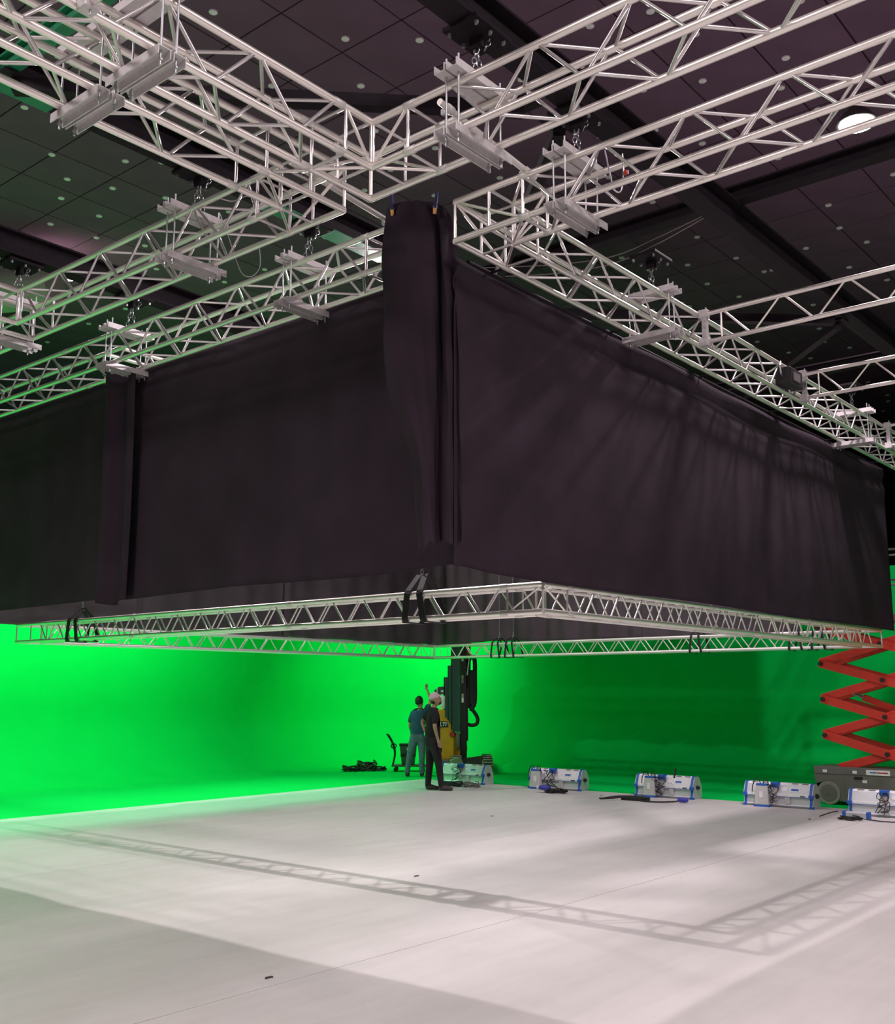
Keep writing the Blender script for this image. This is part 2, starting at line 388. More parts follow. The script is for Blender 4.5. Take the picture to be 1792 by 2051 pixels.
# A: overhead frame, its far corner is the V above the drape
A = empty('truss_frame', (5.22, 5.10, Z0), 'silver box truss frame overhead whose corner forms the V above the black drape', 'truss')
truss_run(A, 'x', 4.76, 5.10, Z0, Z1, {4.76: (0.4, 4.88), 5.10: (0.4, 5.22)}, 0.5, 4.56, 3.84, PT, CR, BR, posts=(4.62, 4.87))
truss_run(A, 'y', 4.88, 5.22, Z0, Z1, {4.88: (-1.2, 4.76), 5.22: (-1.2, 5.10)}, -1.1, 4.40, -0.84, PT, CR, BR, posts=(4.42, 4.75))
tube('corner_post', (4.88, 4.76, Z0), (4.88, 4.76, Z1), .014, 'alu', A); tube('corner_post', (5.22, 5.10, Z0), (5.22, 5.10, Z1), .014, 'alu', A)
for a, b in (((4.62,4.76,Z1),(4.88,4.76,Z0)), ((4.88,4.42,Z1),(4.88,4.76,Z0)), ((4.62,5.10,Z0),(5.22,5.10,Z1)), ((5.22,4.42,Z0),(5.22,5.10,Z1)), ((4.62,5.10,Z0),(4.88,4.76,Z0)), ((5.22,4.42,Z0),(4.88,4.76,Z0))):
    tube('brace', a, b, BR, 'alu', A, 8)
couplers(A, 'x', 4.55, (4.76, 5.10), (Z0, Z1), CR); couplers(A, 'y', 4.40, (4.88, 5.22), (Z0, Z1), CR)
# B: frame to the left, its corner points right
B = empty('truss_frame', (5.22, 5.38, Z0), 'silver box truss frame with the sharp corner beside the drape and green-tinted tubes', 'truss')
truss_run(B, 'x', 5.38, 5.72, Z0, Z1, {5.38: (0.4, 5.22), 5.72: (0.4, 4.88)}, 0.5, 4.40, 3.14, PT, CR, BR, posts=(4.45, 4.87))
truss_run(B, 'y', 4.88, 5.22, Z0, Z1, {4.88: (5.72, 9.66), 5.22: (5.38, 10.0)}, 6.05, 9.60, 6.80, PT, CR, BR, posts=(6.0, 5.73, 9.60))
truss_run(B, 'x', 9.66, 10.0, Z0, Z1, {9.66: (2.2, 4.88), 10.0: (2.2, 5.22)}, 2.3, 4.50, 2.4, PT, CR, BR, posts=(4.5, 4.87))
for a, b in (((5.22,5.38,Z0),(5.22,5.38,Z1)), ((4.88,5.72,Z0),(4.88,5.72,Z1)), ((5.22,6.0,Z0),(5.22,5.38,Z1)), ((4.88,6.0,Z1),(4.88,5.72,Z0)), ((4.45,5.38,Z0),(5.22,5.38,Z1)), ((4.45,5.38,Z0),(4.88,5.72,Z0)), ((5.22,6.0,Z0),(4.88,5.72,Z0)), ((5.22,10.0,Z0),(5.22,10.0,Z1)), ((4.88,9.66,Z0),(4.88,9.66,Z1)), ((5.22,9.6,Z0),(5.22,10.0,Z1)), ((4.88,9.6,Z0),(5.22,10.0,Z0))):
    tube('brace', a, b, BR, 'alu', B, 8)
couplers(B, 'x', 4.42, (5.38, 5.72), (Z0, Z1), CR); couplers(B, 'y', 6.02, (4.88, 5.22), (Z0, Z1), CR)
# E: the next frame past B, only its beginning is in view
E_ = empty('truss_frame', (5.22, 10.3, Z0), 'green-tinted box truss end just entering beyond the sharp-cornered frame', 'truss')
truss_run(E_, 'y', 4.88, 5.22, Z0, Z1, {4.88: (10.64, 15), 5.22: (10.3, 15)}, 11.0, 15, 11.0, PT, CR, BR, posts=(10.65, 11.0))
# C: frame to the right
C_ = empty('truss_frame', (6.19, 5.08, Z0), 'silver box truss frame carrying the flat trusses, corner pointing at the drape', 'truss')
truss_run(C_, 'y', 6.19, 6.53, Z0, Z1, {6.19: (-2.2, 5.08), 6.53: (-2.2, 4.74)}, -2.0, 4.38, 2.98-4.9, PT, CR, BR, posts=(4.40, 4.73))
truss_run(C_, 'x', 4.74, 5.08, Z0, Z1, {4.74: (6.53, 19.4), 5.08: (6.19, 19.4)}, 6.9, 19.3, 7.15, PT, CR, BR, posts=(6.88, 6.54))
for a, b in (((6.19,5.08,Z0),(6.19,5.08,Z1)), ((6.53,4.74,Z0),(6.53,4.74,Z1)), ((6.19,4.40,Z0),(6.19,5.08,Z1)), ((6.19,5.08,Z1),(6.53,4.74,Z0)), ((6.88,5.08,Z0),(6.19,5.08,Z1)), ((6.88,4.74,Z1),(6.53,4.74,Z0)), ((6.19,4.40,Z0),(6.53,4.74,Z0)), ((6.88,5.08,Z0),(6.53,4.74,Z0)), ((6.53,4.40,Z1),(6.53,4.74,Z0)), ((6.19,4.4,Z1),(6.53,4.74,Z1))):
    tube('brace', a, b, BR, 'alu', C_, 8)
couplers(C_, 'y', 4.38, (6.19, 6.53), (Z0, Z1), CR)
for t in (6.9, 10.4, 13.9, 17.4): couplers(C_, 'x', t, (4.74, 5.08), (Z0, Z1), CR)
# D: frame that carries the drapes
D = empty('truss_frame', (6.20, 5.82, Z0), 'box truss frame along the top of the black drapes, its near tubes tinted green', 'truss')
truss_run(D, 'y', 6.20, 6.54, Z0, Z1, {6.20: (5.82, 17.0), 6.54: (5.82, 17.0)}, 6.1, 16.9, 6.46, PT, CR, BR, posts=(6.10, 5.84))
truss_run(D, 'x', 5.86, 6.20, Z0, Z1, {5.86: (6.54, 18.3), 6.20: (6.54, 18.3)}, 0, 0, 0, PT, CR, BR, braces=False)
truss_run(D, 'x', 10.42, 10.76, Z0, Z1, {10.42: (6.54, 11.5), 10.76: (6.54, 11.5)}, 6.8, 9.9, 6.9, PT, CR, BR)
truss_run(D, 'y', 17.90, 18.24, Z0, Z1, {17.90: (5.82, 15.9), 18.24: (5.82, 15.9)}, 0, 0, 0, PT, CR, BR, braces=False)
truss_run(D, 'x', 15.45, 15.79, Z0, Z1, {15.45: (6.54, 18.0), 15.79: (6.54, 18.0)}, 0, 0, 0, PT, CR, BR, braces=False)
couplers(D, 'y', 6.12, (6.20, 6.54), (Z0, Z1), CR); couplers(D, 'y', 11.05, (6.20, 6.54), (Z0, Z1), CR)
# linking pipes between the frames
for p0, p1, lb in (((4.95, 5.70, 5.826), (6.30, 5.83, 5.826), 'bare silver pipe bridging to the corner of the drape truss'),
                   ((5.05, 4.28, 5.826), (6.36, 4.40, 5.826), 'short silver pipe linking the V-shaped corner frame and the frame beside the drape')):
    t = empty('linking_pipe', p0, lb, 'pipe'); tube('pipe_tube', p0, p1, .0242, 'alu_dull', t, 12)
    for q, s in ((p0, .12), (p1, -.12)):
        d = (Vector(p1)-Vector(p0)).normalized(); c = Vector(q)+d*s
        tube('pipe_clamp', c-d*.03, c+d*.03, .033, 'galv', t, 10)
        MB().box(c+Vector((-.012,.028,-.02)), c+Vector((.012,.07,.02))).build('wing_bolt', 'rod', t)
# L: the lower hung frame
LX0, LY0, LS, LZ = 7.78, 5.36, 0.247, 2.52
LX1, LY1 = 17.2, 14.72
LZ1 = LZ + LS; lr, lb_ = 0.0255, 0.0095
L = empty('hanging_truss_frame', (LX0, LY0, LZ), 'square aluminium truss frame hanging at head height below the drapes', 'truss')
lo = {LX0: (LY0, LY1), LX0+LS: (LY0+LS, LY1-LS)}
truss_run(L, 'y', LX0, LX0+LS, LZ, LZ1, lo, LY0+.42, LY1-.42, LY0+.45, .46, lr, lb_, posts=(LY0+.40, LY1-.4))
truss_run(L, 'x', LY0, LY0+LS, LZ, LZ1, {LY0: (LX0, LX1), LY0+LS: (LX0+LS, LX1-LS)}, LX0+.42, LX0+5.0, LX0+.45, .46, lr, lb_, posts=(LX0+.40,))
st = MB()
truss_run(L, 'x', LY0, LY0+LS, LZ, LZ1, {LY0: (LX1-.001, LX1), LY0+LS: (LX1-LS-.001, LX1-LS)}, LX0+5.0, LX1-.42, LX0+.45, .46, lr, lb_, stuff=st)
truss_run(L, 'x', LY1-LS, LY1, LZ, LZ1, {LY1-LS: (LX0+LS, LX1-LS), LY1: (LX0, LX1)}, LX0+.42, LX1-.42, LX0+.45, .46, lr, lb_, posts=(LX0+.4, LX1-.4), stuff=st)
truss_run(L, 'y', LX1-LS, LX1, LZ, LZ1, {LX1-LS: (LY0+LS, LY1-LS), LX1: (LY0, LY1)}, LY0+.42, LY1-.42, LY0+.45, .46, lr, lb_, posts=(LY0+.4, LY1-.4), stuff=st)
st.build('distant_braces', 'alu', L, smooth=True, kind='stuff')
for x, y in ((LX0, LY0), (LX0+LS, LY0+LS), (LX0, LY1), (LX0+LS, LY1-LS), (LX1, LY0), (LX1-LS, LY0+LS), (LX1, LY1), (LX1-LS, LY1-LS)):
    tube('corner_post', (x, y, LZ), (x, y, LZ1), .012, 'alu', L)
for a, b in (((LX0, LY0+.4, LZ), (LX0, LY0, LZ1)), ((LX0+.4, LY0, LZ), (LX0, LY0, LZ1)), ((LX0+LS, LY0+.4, LZ1), (LX0+LS, LY0+LS, LZ)), ((LX0+.4, LY0+LS, LZ1), (LX0+LS, LY0+LS, LZ))):
    tube('brace', a, b, lb_, 'alu', L, 8)
for t in (LY0+.43, LY0+3.4, LY0+6.4): couplers(L, 'y', t, (LX0, LX0+LS), (LZ, LZ1), lr)
for t in (LX0+.43, LX0+3.4, LX0+6.4): couplers(L, 'x', t, (LY0, LY0+LS), (LZ, LZ1), lr)
# flat (two-tube) trusses held by the right frame, and one on the nearest frame
def flat_truss(x, y0, y1, z0, z1, label, phase=0.0):
    T = empty('flat_truss', (x, y1, z0), label, 'truss')
    tube('chord', (x, y0, z0), (x, y1, z0), .0242, 'alu', T, 12); tube('chord', (x, y0, z1), (x, y1, z1), .0242, 'alu', T, 12)
    t = y1 - .18; tube('brace', (x, t, z0), (x, t, z1), .011, 'alu', T, 8)
    k = 0
    while t - .33 > y0:
        a, b = (z1, z0) if k % 2 == 0 else (z0, z1)
        tube('brace', (x, t-.02, a), (x, t-.31, b), .011, 'alu', T, 8); t -= .33; k += 1
    bar = MB(); bar.box((x-.03, y1-.02, z0-.02), (x+.03, y1+.03, z1+.02)); bar.build('end_plate', 'galv', T)
    for z in (z0, z1):
        MB().box((x-.045, y1-.035, z-.045), (x+.045, y1+.06, z+.045)).build('end_clamp', 'galv', T, bevel=.008)
        tube('clamp_bolt', (x, y1-.01, z-.075), (x, y1-.01, z+.075), .008, 'rod', T, 6)
    return T
for x, y0, lb in ((9.86, -1.5, 'first flat two-tube truss clamped to the frame beside the black drape'), (12.62, -1.0, 'second flat two-tube truss, beside the black hoist'), (15.95, -0.5, 'third flat two-tube truss, mostly cut off by the picture edge')):
    flat_truss(x, y0, 4.655, Z0+.02, Z1-.01, lb)
flat_truss(2.63, 1.5, 4.675, Z0-.01, Z1-.04, 'flat truss stub clamped to the nearest overhead frame above the channel clamps')

# ------------------------------------------------------------------ channel clamps, chains and beam plates
def uchan(c, half, ax, opening, m, T, wd=.088, ht=.058, th=.007):
    """steel channel centred at c, long axis ax, open side 'up' or 'down'"""
    mb = MB()
    def P(l, s, z): return (c[0]+l, c[1]+s, c[2]+z) if ax == 'x' else (c[0]+s, c[1]+l, c[2]+z)
    web = (0, th) if opening == 'up' else (ht-th, ht)
    mb.box(P(-half, -wd/2, web[0]), P(half, wd/2, web[1]))
    for s in (-1, 1):
        lo, hi = (th, ht) if opening == 'up' else (0, ht-th)
        mb.box(P(-half, s*wd/2, lo), P(half, s*(wd/2-th), hi))
    return mb.build('steel_channel', m, T)
def rig_clamp(x, y, ax, label, half=.36, off=0.0, loop=False):
    T = empty('channel_clamp', (x, y, Z0-.085), label, 'clamp')
    D2 = (1, 0) if ax == 'x' else (0, 1); S2 = (0, 1) if ax == 'x' else (1, 0)
    for s in (-.052, .052):
        cx, cy = x + S2[0]*s + D2[0]*off, y + S2[1]*s + D2[1]*off
        uchan((cx, cy, Z0-CR-.0585), half, ax, 'down', 'galv', T); uchan((cx, cy, Z1+CR+.0005), half, ax, 'up', 'galv', T)
        for l in (-.225, .225):
            rx, ry = x + S2[0]*s + D2[0]*l, y + S2[1]*s + D2[1]*l
            rod = tube('threaded_rod', (rx, ry, Z0-.125), (rx, ry, Z1+.16), .0075, 'rod', T, 8)
            for z in (Z0-CR-.070, Z1+CR+.012):
                MB().lathe([(.014, 0), (.014, .012)], (rx, ry, z), 6).build('nut', 'rod', T)
    return T
def chain_pts(a, b, n, T, lw=.016, ll=.034, r=.0042, m='chain'):
    a, b = Vector(a), Vector(b); d = (b-a)
    for i in range(n):
        c = a + d*((i+.5)/n); u = d.normalized(); s = u.orthogonal().normalized()
        if i % 2: s = u.cross(s)
        L_ = d.length/n*.5 + r*1.2; pts = []
        for k in range(10):
            q = 2*PI*k/10; pts.append(c + u*(L_*math.cos(q)) + s*(lw*math.sin(q)))
        MB().path(pts, r, 5, closed=True).build('chain_link', m, T, smooth=True)
def beam_plate(x, y, label, clabel, ax='x', zt=Z1+.09):
    T = empty('beam_clamp', (x, y, ZB-.05), label, 'clamp')
    MB().box((x-.19, y-.15, ZB-.045), (x+.19, y+.15, ZB-.012)).build('plate', 'black_steel', T, bevel=.006)
    MB().box((x-.02, y-.05, ZB-.13), (x+.02, y+.05, ZB-.046)).build('lug', 'black_steel', T)
    for i in (-1, 0, 1):
        for j in (-1, 1):
            MB().lathe([(.013, -.028), (.017, -.012), (.017, 0)], (x+i*.15, y+j*.115, ZB-.046), 6).build('bolt', 'chain', T)
    K = empty('lifting_chain', (x, y, zt), clabel, 'chain')
    chain_pts((x-.06, y, zt+.005), (x-.012, y, ZB-.16), 5, K); chain_pts((x+.06, y, zt+.005), (x+.012, y, ZB-.16), 5, K)
    MB().path([(x+.0*k, y+.022*math.sin(2*PI*k/10), ZB-.145+.028*math.cos(2*PI*k/10)) for k in range(10)], .006, 6, closed=True).build('shackle', 'chain', K, smooth=True)
    chain_pts((x+.05, y-.03, ZB-.13), (x+.09, y-.06, ZB-.015), 3, K)
RIG = [
 (5.05, 3.98, 'x', 'channel clamp with rods on the nearest overhead truss, just right of its V-shaped corner', 'beam plate with bright bolts above the V-shaped truss corner', 'zinc chain hanging above the V-shaped truss corner'),
 (6.36, 4.02, 'x', 'channel clamp with rods on the truss directly right of the black drape', 'beam plate with bolts half hidden by the overhead truss', 'zinc chain hanging between the two parallel overhead trusses'),
 (5.05, 7.05, 'x', 'channel clamp with rods and a wire loop on the green-tinted truss left of centre', 'beam plate with a long dangling chain above the green-tinted truss', 'long zinc chain hanging above the green-tinted truss'),
 (6.37, 7.08, 'x', 'channel clamp with rods on the drape truss close to the black corner', 'beam plate on the beam stretch coloured as green light spill', 'zinc chain in front of the green beam stretch'),
 (6.37, 10.05, 'x', 'channel clamp with rods on the drape truss above the dark curtain pleat', 'beam plate with bolts above the curtain pleat', 'zinc chain above the curtain pleat'),
 (5.05, 10.12, 'x', 'channel clamp with rods at the left end of the green-tinted truss', 'beam plate in front of the pale duct', 'zinc chain in front of the pale duct'),
 (9.16, 4.91, 'y', 'channel clamp with rods before the first flat truss', 'beam plate with bolts above the long receding truss', 'zinc chain above the long receding truss'),
 (15.15, 4.91, 'y', 'far channel clamp with rods towards the end of the receding truss', 'farthest beam plate above the receding truss', 'farthest zinc chain above the receding truss'),
 (3.15, 4.93, 'y', 'channel clamp with rods on the nearest overhead truss, at the upper left', None, None),
 (3.15, 5.55, 'y', 'channel clamp with rods on the lower neighbouring truss, at the upper left', None, None)]
for x, y, ax, l0, l1, l2 in RIG:
    rig_clamp(x, y, ax, l0, half=.265 if x < 4 else .30)
    if l1: beam_plate(x + .06, y + .02, l1, l2)
# wire safety loops
def wire(name, pts, r, m, label, cat='cable'):
    P = [Vector(p) for p in pts]; out = []
    for i in range(len(P)-1):
        p0, p1, p2, p3 = P[max(i-1,0)], P[i], P[i+1], P[min(i+2, len(P)-1)]
        for k in range(6):
            t = k/6; out.append(.5*((2*p1)+(p2-p0)*t+(2*p0-5*p1+4*p2-p3)*t*t+(3*p1-p0-3*p2+p3)*t**3))
    out.append(P[-1])
    return MB().path(out, r, 6).build(name, m, None, smooth=True, label=label, cat=cat, origin=P[0])
wire('wire_loop', [(5.12, 6.78, 5.80), (5.20, 6.75, 5.60), (5.26, 6.72, 5.42), (5.32, 6.70, 5.30), (5.36, 6.62, 5.27), (5.36, 6.52, 5.33), (5.30, 6.46, 5.45)], .005, 'rod', 'thin steel wire loop dangling from the green-tinted truss')
wire('wire_loop', [(4.90, 6.66, 5.80), (4.97, 6.62, 5.83), (5.05, 6.52, 5.80), (5.12, 6.42, 5.84), (5.20, 6.35, 5.80)], .006, 'chain', 'twisted wire rope sling lying across the top of the green-tinted truss')
wire('wire_loop', [(6.30, 3.72, 5.80), (6.33, 3.70, 5.62), (6.37, 3.69, 5.50), (6.42, 3.66, 5.50), (6.43, 3.64, 5.66), (6.42, 3.64, 5.79)], .006, 'rod', 'steel wire loop inside the truss right of the drape')
MB().lathe([(.0, 0), (.018, .004), (.018, .03), (0, .034)], (6.43, 3.62, 5.62), 8).build('shackle_pin', 'blade_red', None, label='small red shackle pin inside the truss right of the drape', cat='pin')
wire('sagging_cable', [(8.75, 6.8, 6.5), (9.05, 6.0, 6.42), (9.18, 5.35, 6.38), (9.2, 4.8, 6.45), (9.2, 4.2, 6.55)], .006, 'cable_grey', 'thin sagging cable under the ceiling, upper strand')
wire('sagging_cable', [(8.6, 6.8, 6.34), (8.95, 6.0, 6.28), (9.12, 5.35, 6.27), (9.16, 4.8, 6.36), (9.18, 4.2, 6.52)], .006, 'cable_grey', 'thin sagging cable under the ceiling, lower strand')
# black hoist in the receding truss
T = empty('chain_hoist', (12.25, 4.86, 5.40), 'black electric chain hoist sitting in the receding truss', 'hoist')
MB().box((12.02, 4.60, 5.50), (12.42, 4.80, 5.72)).build('motor_body', 'dark', T, bevel=.02)
MB().lathe([(.07, 0), (.08, .02), (.08, .16), (.06, .19)], (12.42, 4.70, 5.61), 14, 'x').build('motor_cover', 'lamp_house', T, smooth=True)
MB().path([(12.02, 4.70, 5.6), (11.93, 4.68, 5.62), (11.88, 4.67, 5.70), (11.93, 4.68, 5.76)], .012, 6).build('hook', 'chain', T, smooth=True)
MB().box((12.1, 4.585, 5.55), (12.3, 4.60, 5.66)).build('name_plate', 'lamp_house', T)

# ------------------------------------------------------------------ ceiling caps and lamps
DOTS = [(6.73,9.19),(6.02,12.07),(6.35,12.81),(7.26,13.70),(8.07,13.03),(8.44,12.64),(7.81,14.21),(8.43,13.93),(8.09,14.87),(9.16,13.56),(8.84,14.97),(8.48,15.88),(9.28,15.76),(10.02,15.39),(10.13,13.17),(8.08,8.36),(8.68,7.68),(8.92,8.92),(8.17,9.82),(9.91,8.53),(9.85,9.55),(10.76,9.20),(10.81,10.14),(11.03,10.91),(11.88,10.17),(11.85,12.67),(9.78,5.93),(10.15,7.21),(11.40,8.49),(10.40,6.46),(12.03,7.17),(13.14,7.70),(15.06,8.25),(11.38,6.11),(12.08,9.01),(10.00,5.24),(10.73,5.03),(11.90,4.38),(11.69,5.41),(12.50,4.69),(12.37,6.48),(12.69,4.08),(13.14,6.13),(13.32,4.51),(14.25,5.45),(14.90,4.08),(15.17,5.23),(14.79,6.29),(14.32,7.59),(16.00,7.64),(16.26,5.43),(17.23,5.59),(18.11,5.42),(17.68,6.35),(17.01,7.06),(15.87,4.28),(10.94,3.82),(17.28,7.50),(15.93,9.11),(17.00,8.33),(18.21,7.36),(18.23,7.21),(19.04,6.05),(20.12,5.70),(18.08,8.46),(19.11,8.27),(20.51,7.29),(22.00,7.72),(22.95,7.95),(23.73,7.65),(21.97,9.13),(23.18,8.88),(23.92,8.64),(24.58,8.99),(25.11,7.93),(26.79,8.24),(28.33,8.24),(28.95,8.41),(29.92,8.85),(18.65,9.98),(18.68,9.32),(18.96,9.29),(9.39,16.66),(9.52,18.15),(9.98,18.14),(10.77,16.12),(11.94,13.63),(12.09,14.57),(11.99,15.64),(11.86,16.66),(11.78,17.24),(11.59,19.78),(11.65,21.59),(11.59,18.39),(12.38,18.60)]
me = None
for x, y in DOTS:
    if me is None:
        o = MB().lathe([(.0, 0), (.046, .0), (.052, .006), (.052, .02)], (0, 0, 0), 14).build('ceiling_cap', 'disc', None, smooth=True); me = o.data
        o.matrix_basis = Matrix.Translation((x, y, HC-.019))
    else: o = put(bpy.data.objects.new('ceiling_cap', me), Matrix.Translation((x, y, HC-.019)))
    tag(o, 'small round pale cap on the dark ceiling boards', 'ceiling cap', 'round caps dotted over the ceiling')
def high_bay(x, y, z, label, r=.24):
    T = empty('high_bay_lamp', (x, y, z), label, 'lamp')
    MB().lathe([(r+.03, 0), (r+.02, .03), (r*.75, .14), (.10, .20), (.09, .32)], (x, y, z), 20).build('lamp_housing', 'lamp_house', T, smooth=True)
    MB().lathe([(r*.95, -.005), (r*.95, .004)], (x, y, z-.004), 20).build('lamp_lens', 'lamp_glow', T)
    MB().tube((x, y, z+.30), (x, y, HC), .012, 6).build('lamp_stem', 'black_steel', T)
LL = ['glaring round high bay lamp under the ceiling', 'round lamp glowing beside the pale duct', 'unseen high bay lamp added behind the viewer', 'unseen high bay lamp added off to the side behind the green-tinted frame', 'unseen high bay lamp added beyond the nearest overhead frame']
for (x, y, z), lb in zip(LAMPS, LL): high_bay(x, y, z + .005, lb)
T = empty('work_lamp', KEY, 'work lamp on an arm inside the draped box', 'lamp')
MB().lathe([(.12, 0), (.11, .03), (.07, .10), (.05, .14)], (KEY[0], KEY[1], KEY[2]+.005), 16).build('lamp_housing', 'lamp_house', T, smooth=True)
MB().lathe([(.055, -.005), (.055, .004)], KEY, 16).build('lamp_lens', 'lamp_glow', T)
MB().tube((KEY[0], KEY[1], KEY[2]+.12), (KEY[0], 7.12, ZB+.10), .014, 8).build('lamp_arm', 'black_steel', T)
T = empty('unseen_softbox', (14.0, 9.4, 6.11), 'large unseen softbox overhead inside the draped box', 'lamp')
MB().box((11.96, 7.36, 6.115), (16.04, 11.44, 6.25)).build('softbox_body', 'dark', T)
# pale round duct high behind the green-tinted truss
T = empty('air_duct', (8.2, 17.0, 8.75), 'large pale round air duct high behind the green-tinted truss', 'duct')
MB().path([(6.6, 20.2, 8.75), (7.6, 18.3, 8.75), (8.0, 17.5, 8.75), (8.62, 16.3, 8.75), (8.75, 16.1, 8.75)], .44, 24, rs=[.44, .44, .44, .44, .36]).build('duct_pipe', 'duct', T, smooth=True)
MB().path([(7.97, 17.56, 8.75), (8.05, 17.40, 8.75)], .47, 24).build('duct_collar', 'lamp_house', T, smooth=True)
for k in (0, 1): MB().tube((7.7+.55*k, 18.1-1.05*k, 9.15), (7.7+.55*k, 18.1-1.05*k, HC), .01, 6).build('duct_hanger', 'black_steel', T)

# ------------------------------------------------------------------ drapes
def drape(name, ax, c, a0, a1, zt, zb, disp, m, label, nu=120, nv=40, thick=.006):
    """cloth hanging in the plane (ax='y': x=c, runs along y; ax='x': y=c, runs along x); disp(t,z)->towards the viewer"""
    vs = []; fs = []
    for i in range(nu+1):
        t = a0 + (a1-a0)*i/nu
        b = zb(t) if callable(zb) else zb; tp = zt(t) if callable(zt) else zt
        for j in range(nv+1):
            z = b + (tp-b)*j/nv; d = disp(t, z)
            vs.append((c-d, t, z) if ax == 'y' else (t, c-d, z))
    for i in range(nu):
        for j in range(nv):
            k = i*(nv+1)+j; fs.append((k, k+nv+1, k+nv+2, k+1))
    org = (c, a0, 2.85) if ax == 'y' else (a0, c, 2.85)
    o = MB().add(vs, fs).build(name, m, None, smooth=True, label=label, cat='drape', origin=org)
    for p in o.data.polygons: p.use_smooth = True
    s = o.modifiers.new('cloth_thickness', 'SOLIDIFY'); s.thickness = thick; s.offset = 0
    return o
def gs(x, c, w): return math.exp(-((x-c)/w)**2)
def folds(t, z, amp, f, ph=0): return amp*(math.sin(t*f+ph)+.5*math.sin(t*f*2.3+1.7*ph+.25*z)+.35*math.sin(t*f*.43+z*.3+ph))
zb1 = lambda t: 2.825 + .012*math.sin(t*1.7) + .02*gs(t, 5.6, .35)
drape('hanging_drape', 'y', 6.62, 5.31, 10.22, 5.46, zb1, lambda t, z: folds(t, z, .012, 2.1) + .03*gs(t, 8.3, .25)*max(0, 4.4-z)/1.6, 'drape',
      'wide flat black drape hanging from the truss left of the corner bundle')
drape('hanging_drape', 'y', 6.63, 10.28, 17.0, 5.46, lambda t: 2.84 - .004*t + .045, lambda t, z: folds(t, z, .014, 1.7, 2), 'drape',
      'olive-tinged black drape hanging beyond the dark pleat')
def pleat(t, z):
    k = (t-9.98)/.62
    return .06 + .055*math.sin(k*2*PI*1.35+.6) + .02*math.sin(z*1.3)
drape('curtain_pleat', 'y', 6.57, 9.98, 10.60, 5.44, lambda t: 2.775 + .02*math.sin(t*9), pleat, 'drape', 'narrow dark bunched pleat where two drapes meet below the truss', nu=40)
def right_disp(t, z):
    d = folds(t, z, .010, 1.3, .7) + .06*max(0, (t-16.2)/1.22)**2
    d += .030*gs(z, 5.33, .06)*(1+.5*math.sin(t*2.1)) - .018*gs(z, 5.20, .07) + .018*gs(z, 5.06+.04*math.sin(t*1.4), .06)
    for c in (12.4, 13.1, 13.9): d += .04*gs(t - (z-3)*.32, c, .18)*max(0, 4.4-z)/1.8
    return d
drape('hanging_drape', 'x', 5.27, 6.40, 17.42, 5.42, lambda t: 2.775 + .008*math.sin(t*1.3) + .02*gs(t, 6.5, .3), right_disp, 'drape',
      'long black drape hanging under the truss right of the corner bundle', nu=220, nv=60)
T = empty('drape_pipe', (6.6, 5.27, 5.43), 'dark pipe carrying the long black drape', 'pipe')
tube('pipe_tube', (6.6, 5.27, 5.435), (17.3, 5.27, 5.435), .02, 'black_steel', T)
for k in range(6): tube('pipe_hanger', (6.9+2*k, 5.08, 5.43), (6.9+2*k, 5.27, 5.43), .012, 'black_steel', T, 6)
# inner drapes on the far side of the box
zf = lambda t: 2.82 + .05*gs(t, 13.4, .9)
drape('inner_drape', 'y', 17.74, 9.85, 15.34, 5.45, zf, lambda t, z: folds(t, z, .045, 7.0, 1) + .07*gs(t, 14.7, .16) + .06*gs(t, 14.1, .12), 'drape_in', 'inner black drape with satin folds behind the hanging frame')
drape('inner_drape', 'y', 17.70, 6.9, 9.92, 5.45, 2.775, lambda t, z: folds(t, z, .03, 5.0, 2), 'drape_in', 'inner black drape behind the frame, ending low over the dark green wall')
for k, (a, b, z) in enumerate(((6.7, 10.1, 2.81), (10.0, 13.5, 2.83), (13.38, 17.8, 2.85))):
    drape('inner_drape', 'x', 15.22 + .03*k, a, b, 5.45, z, lambda t, z_, k=k: folds(t, z_, .034, 4.6, k) + .05*gs(t, a+.12, .12), 'drape_in',
          ('inner black drape low over the bright green wall, end by the pleat', 'inner black drape low over the bright green wall, middle panel', 'inner black drape above the mast of the yellow machine')[k])
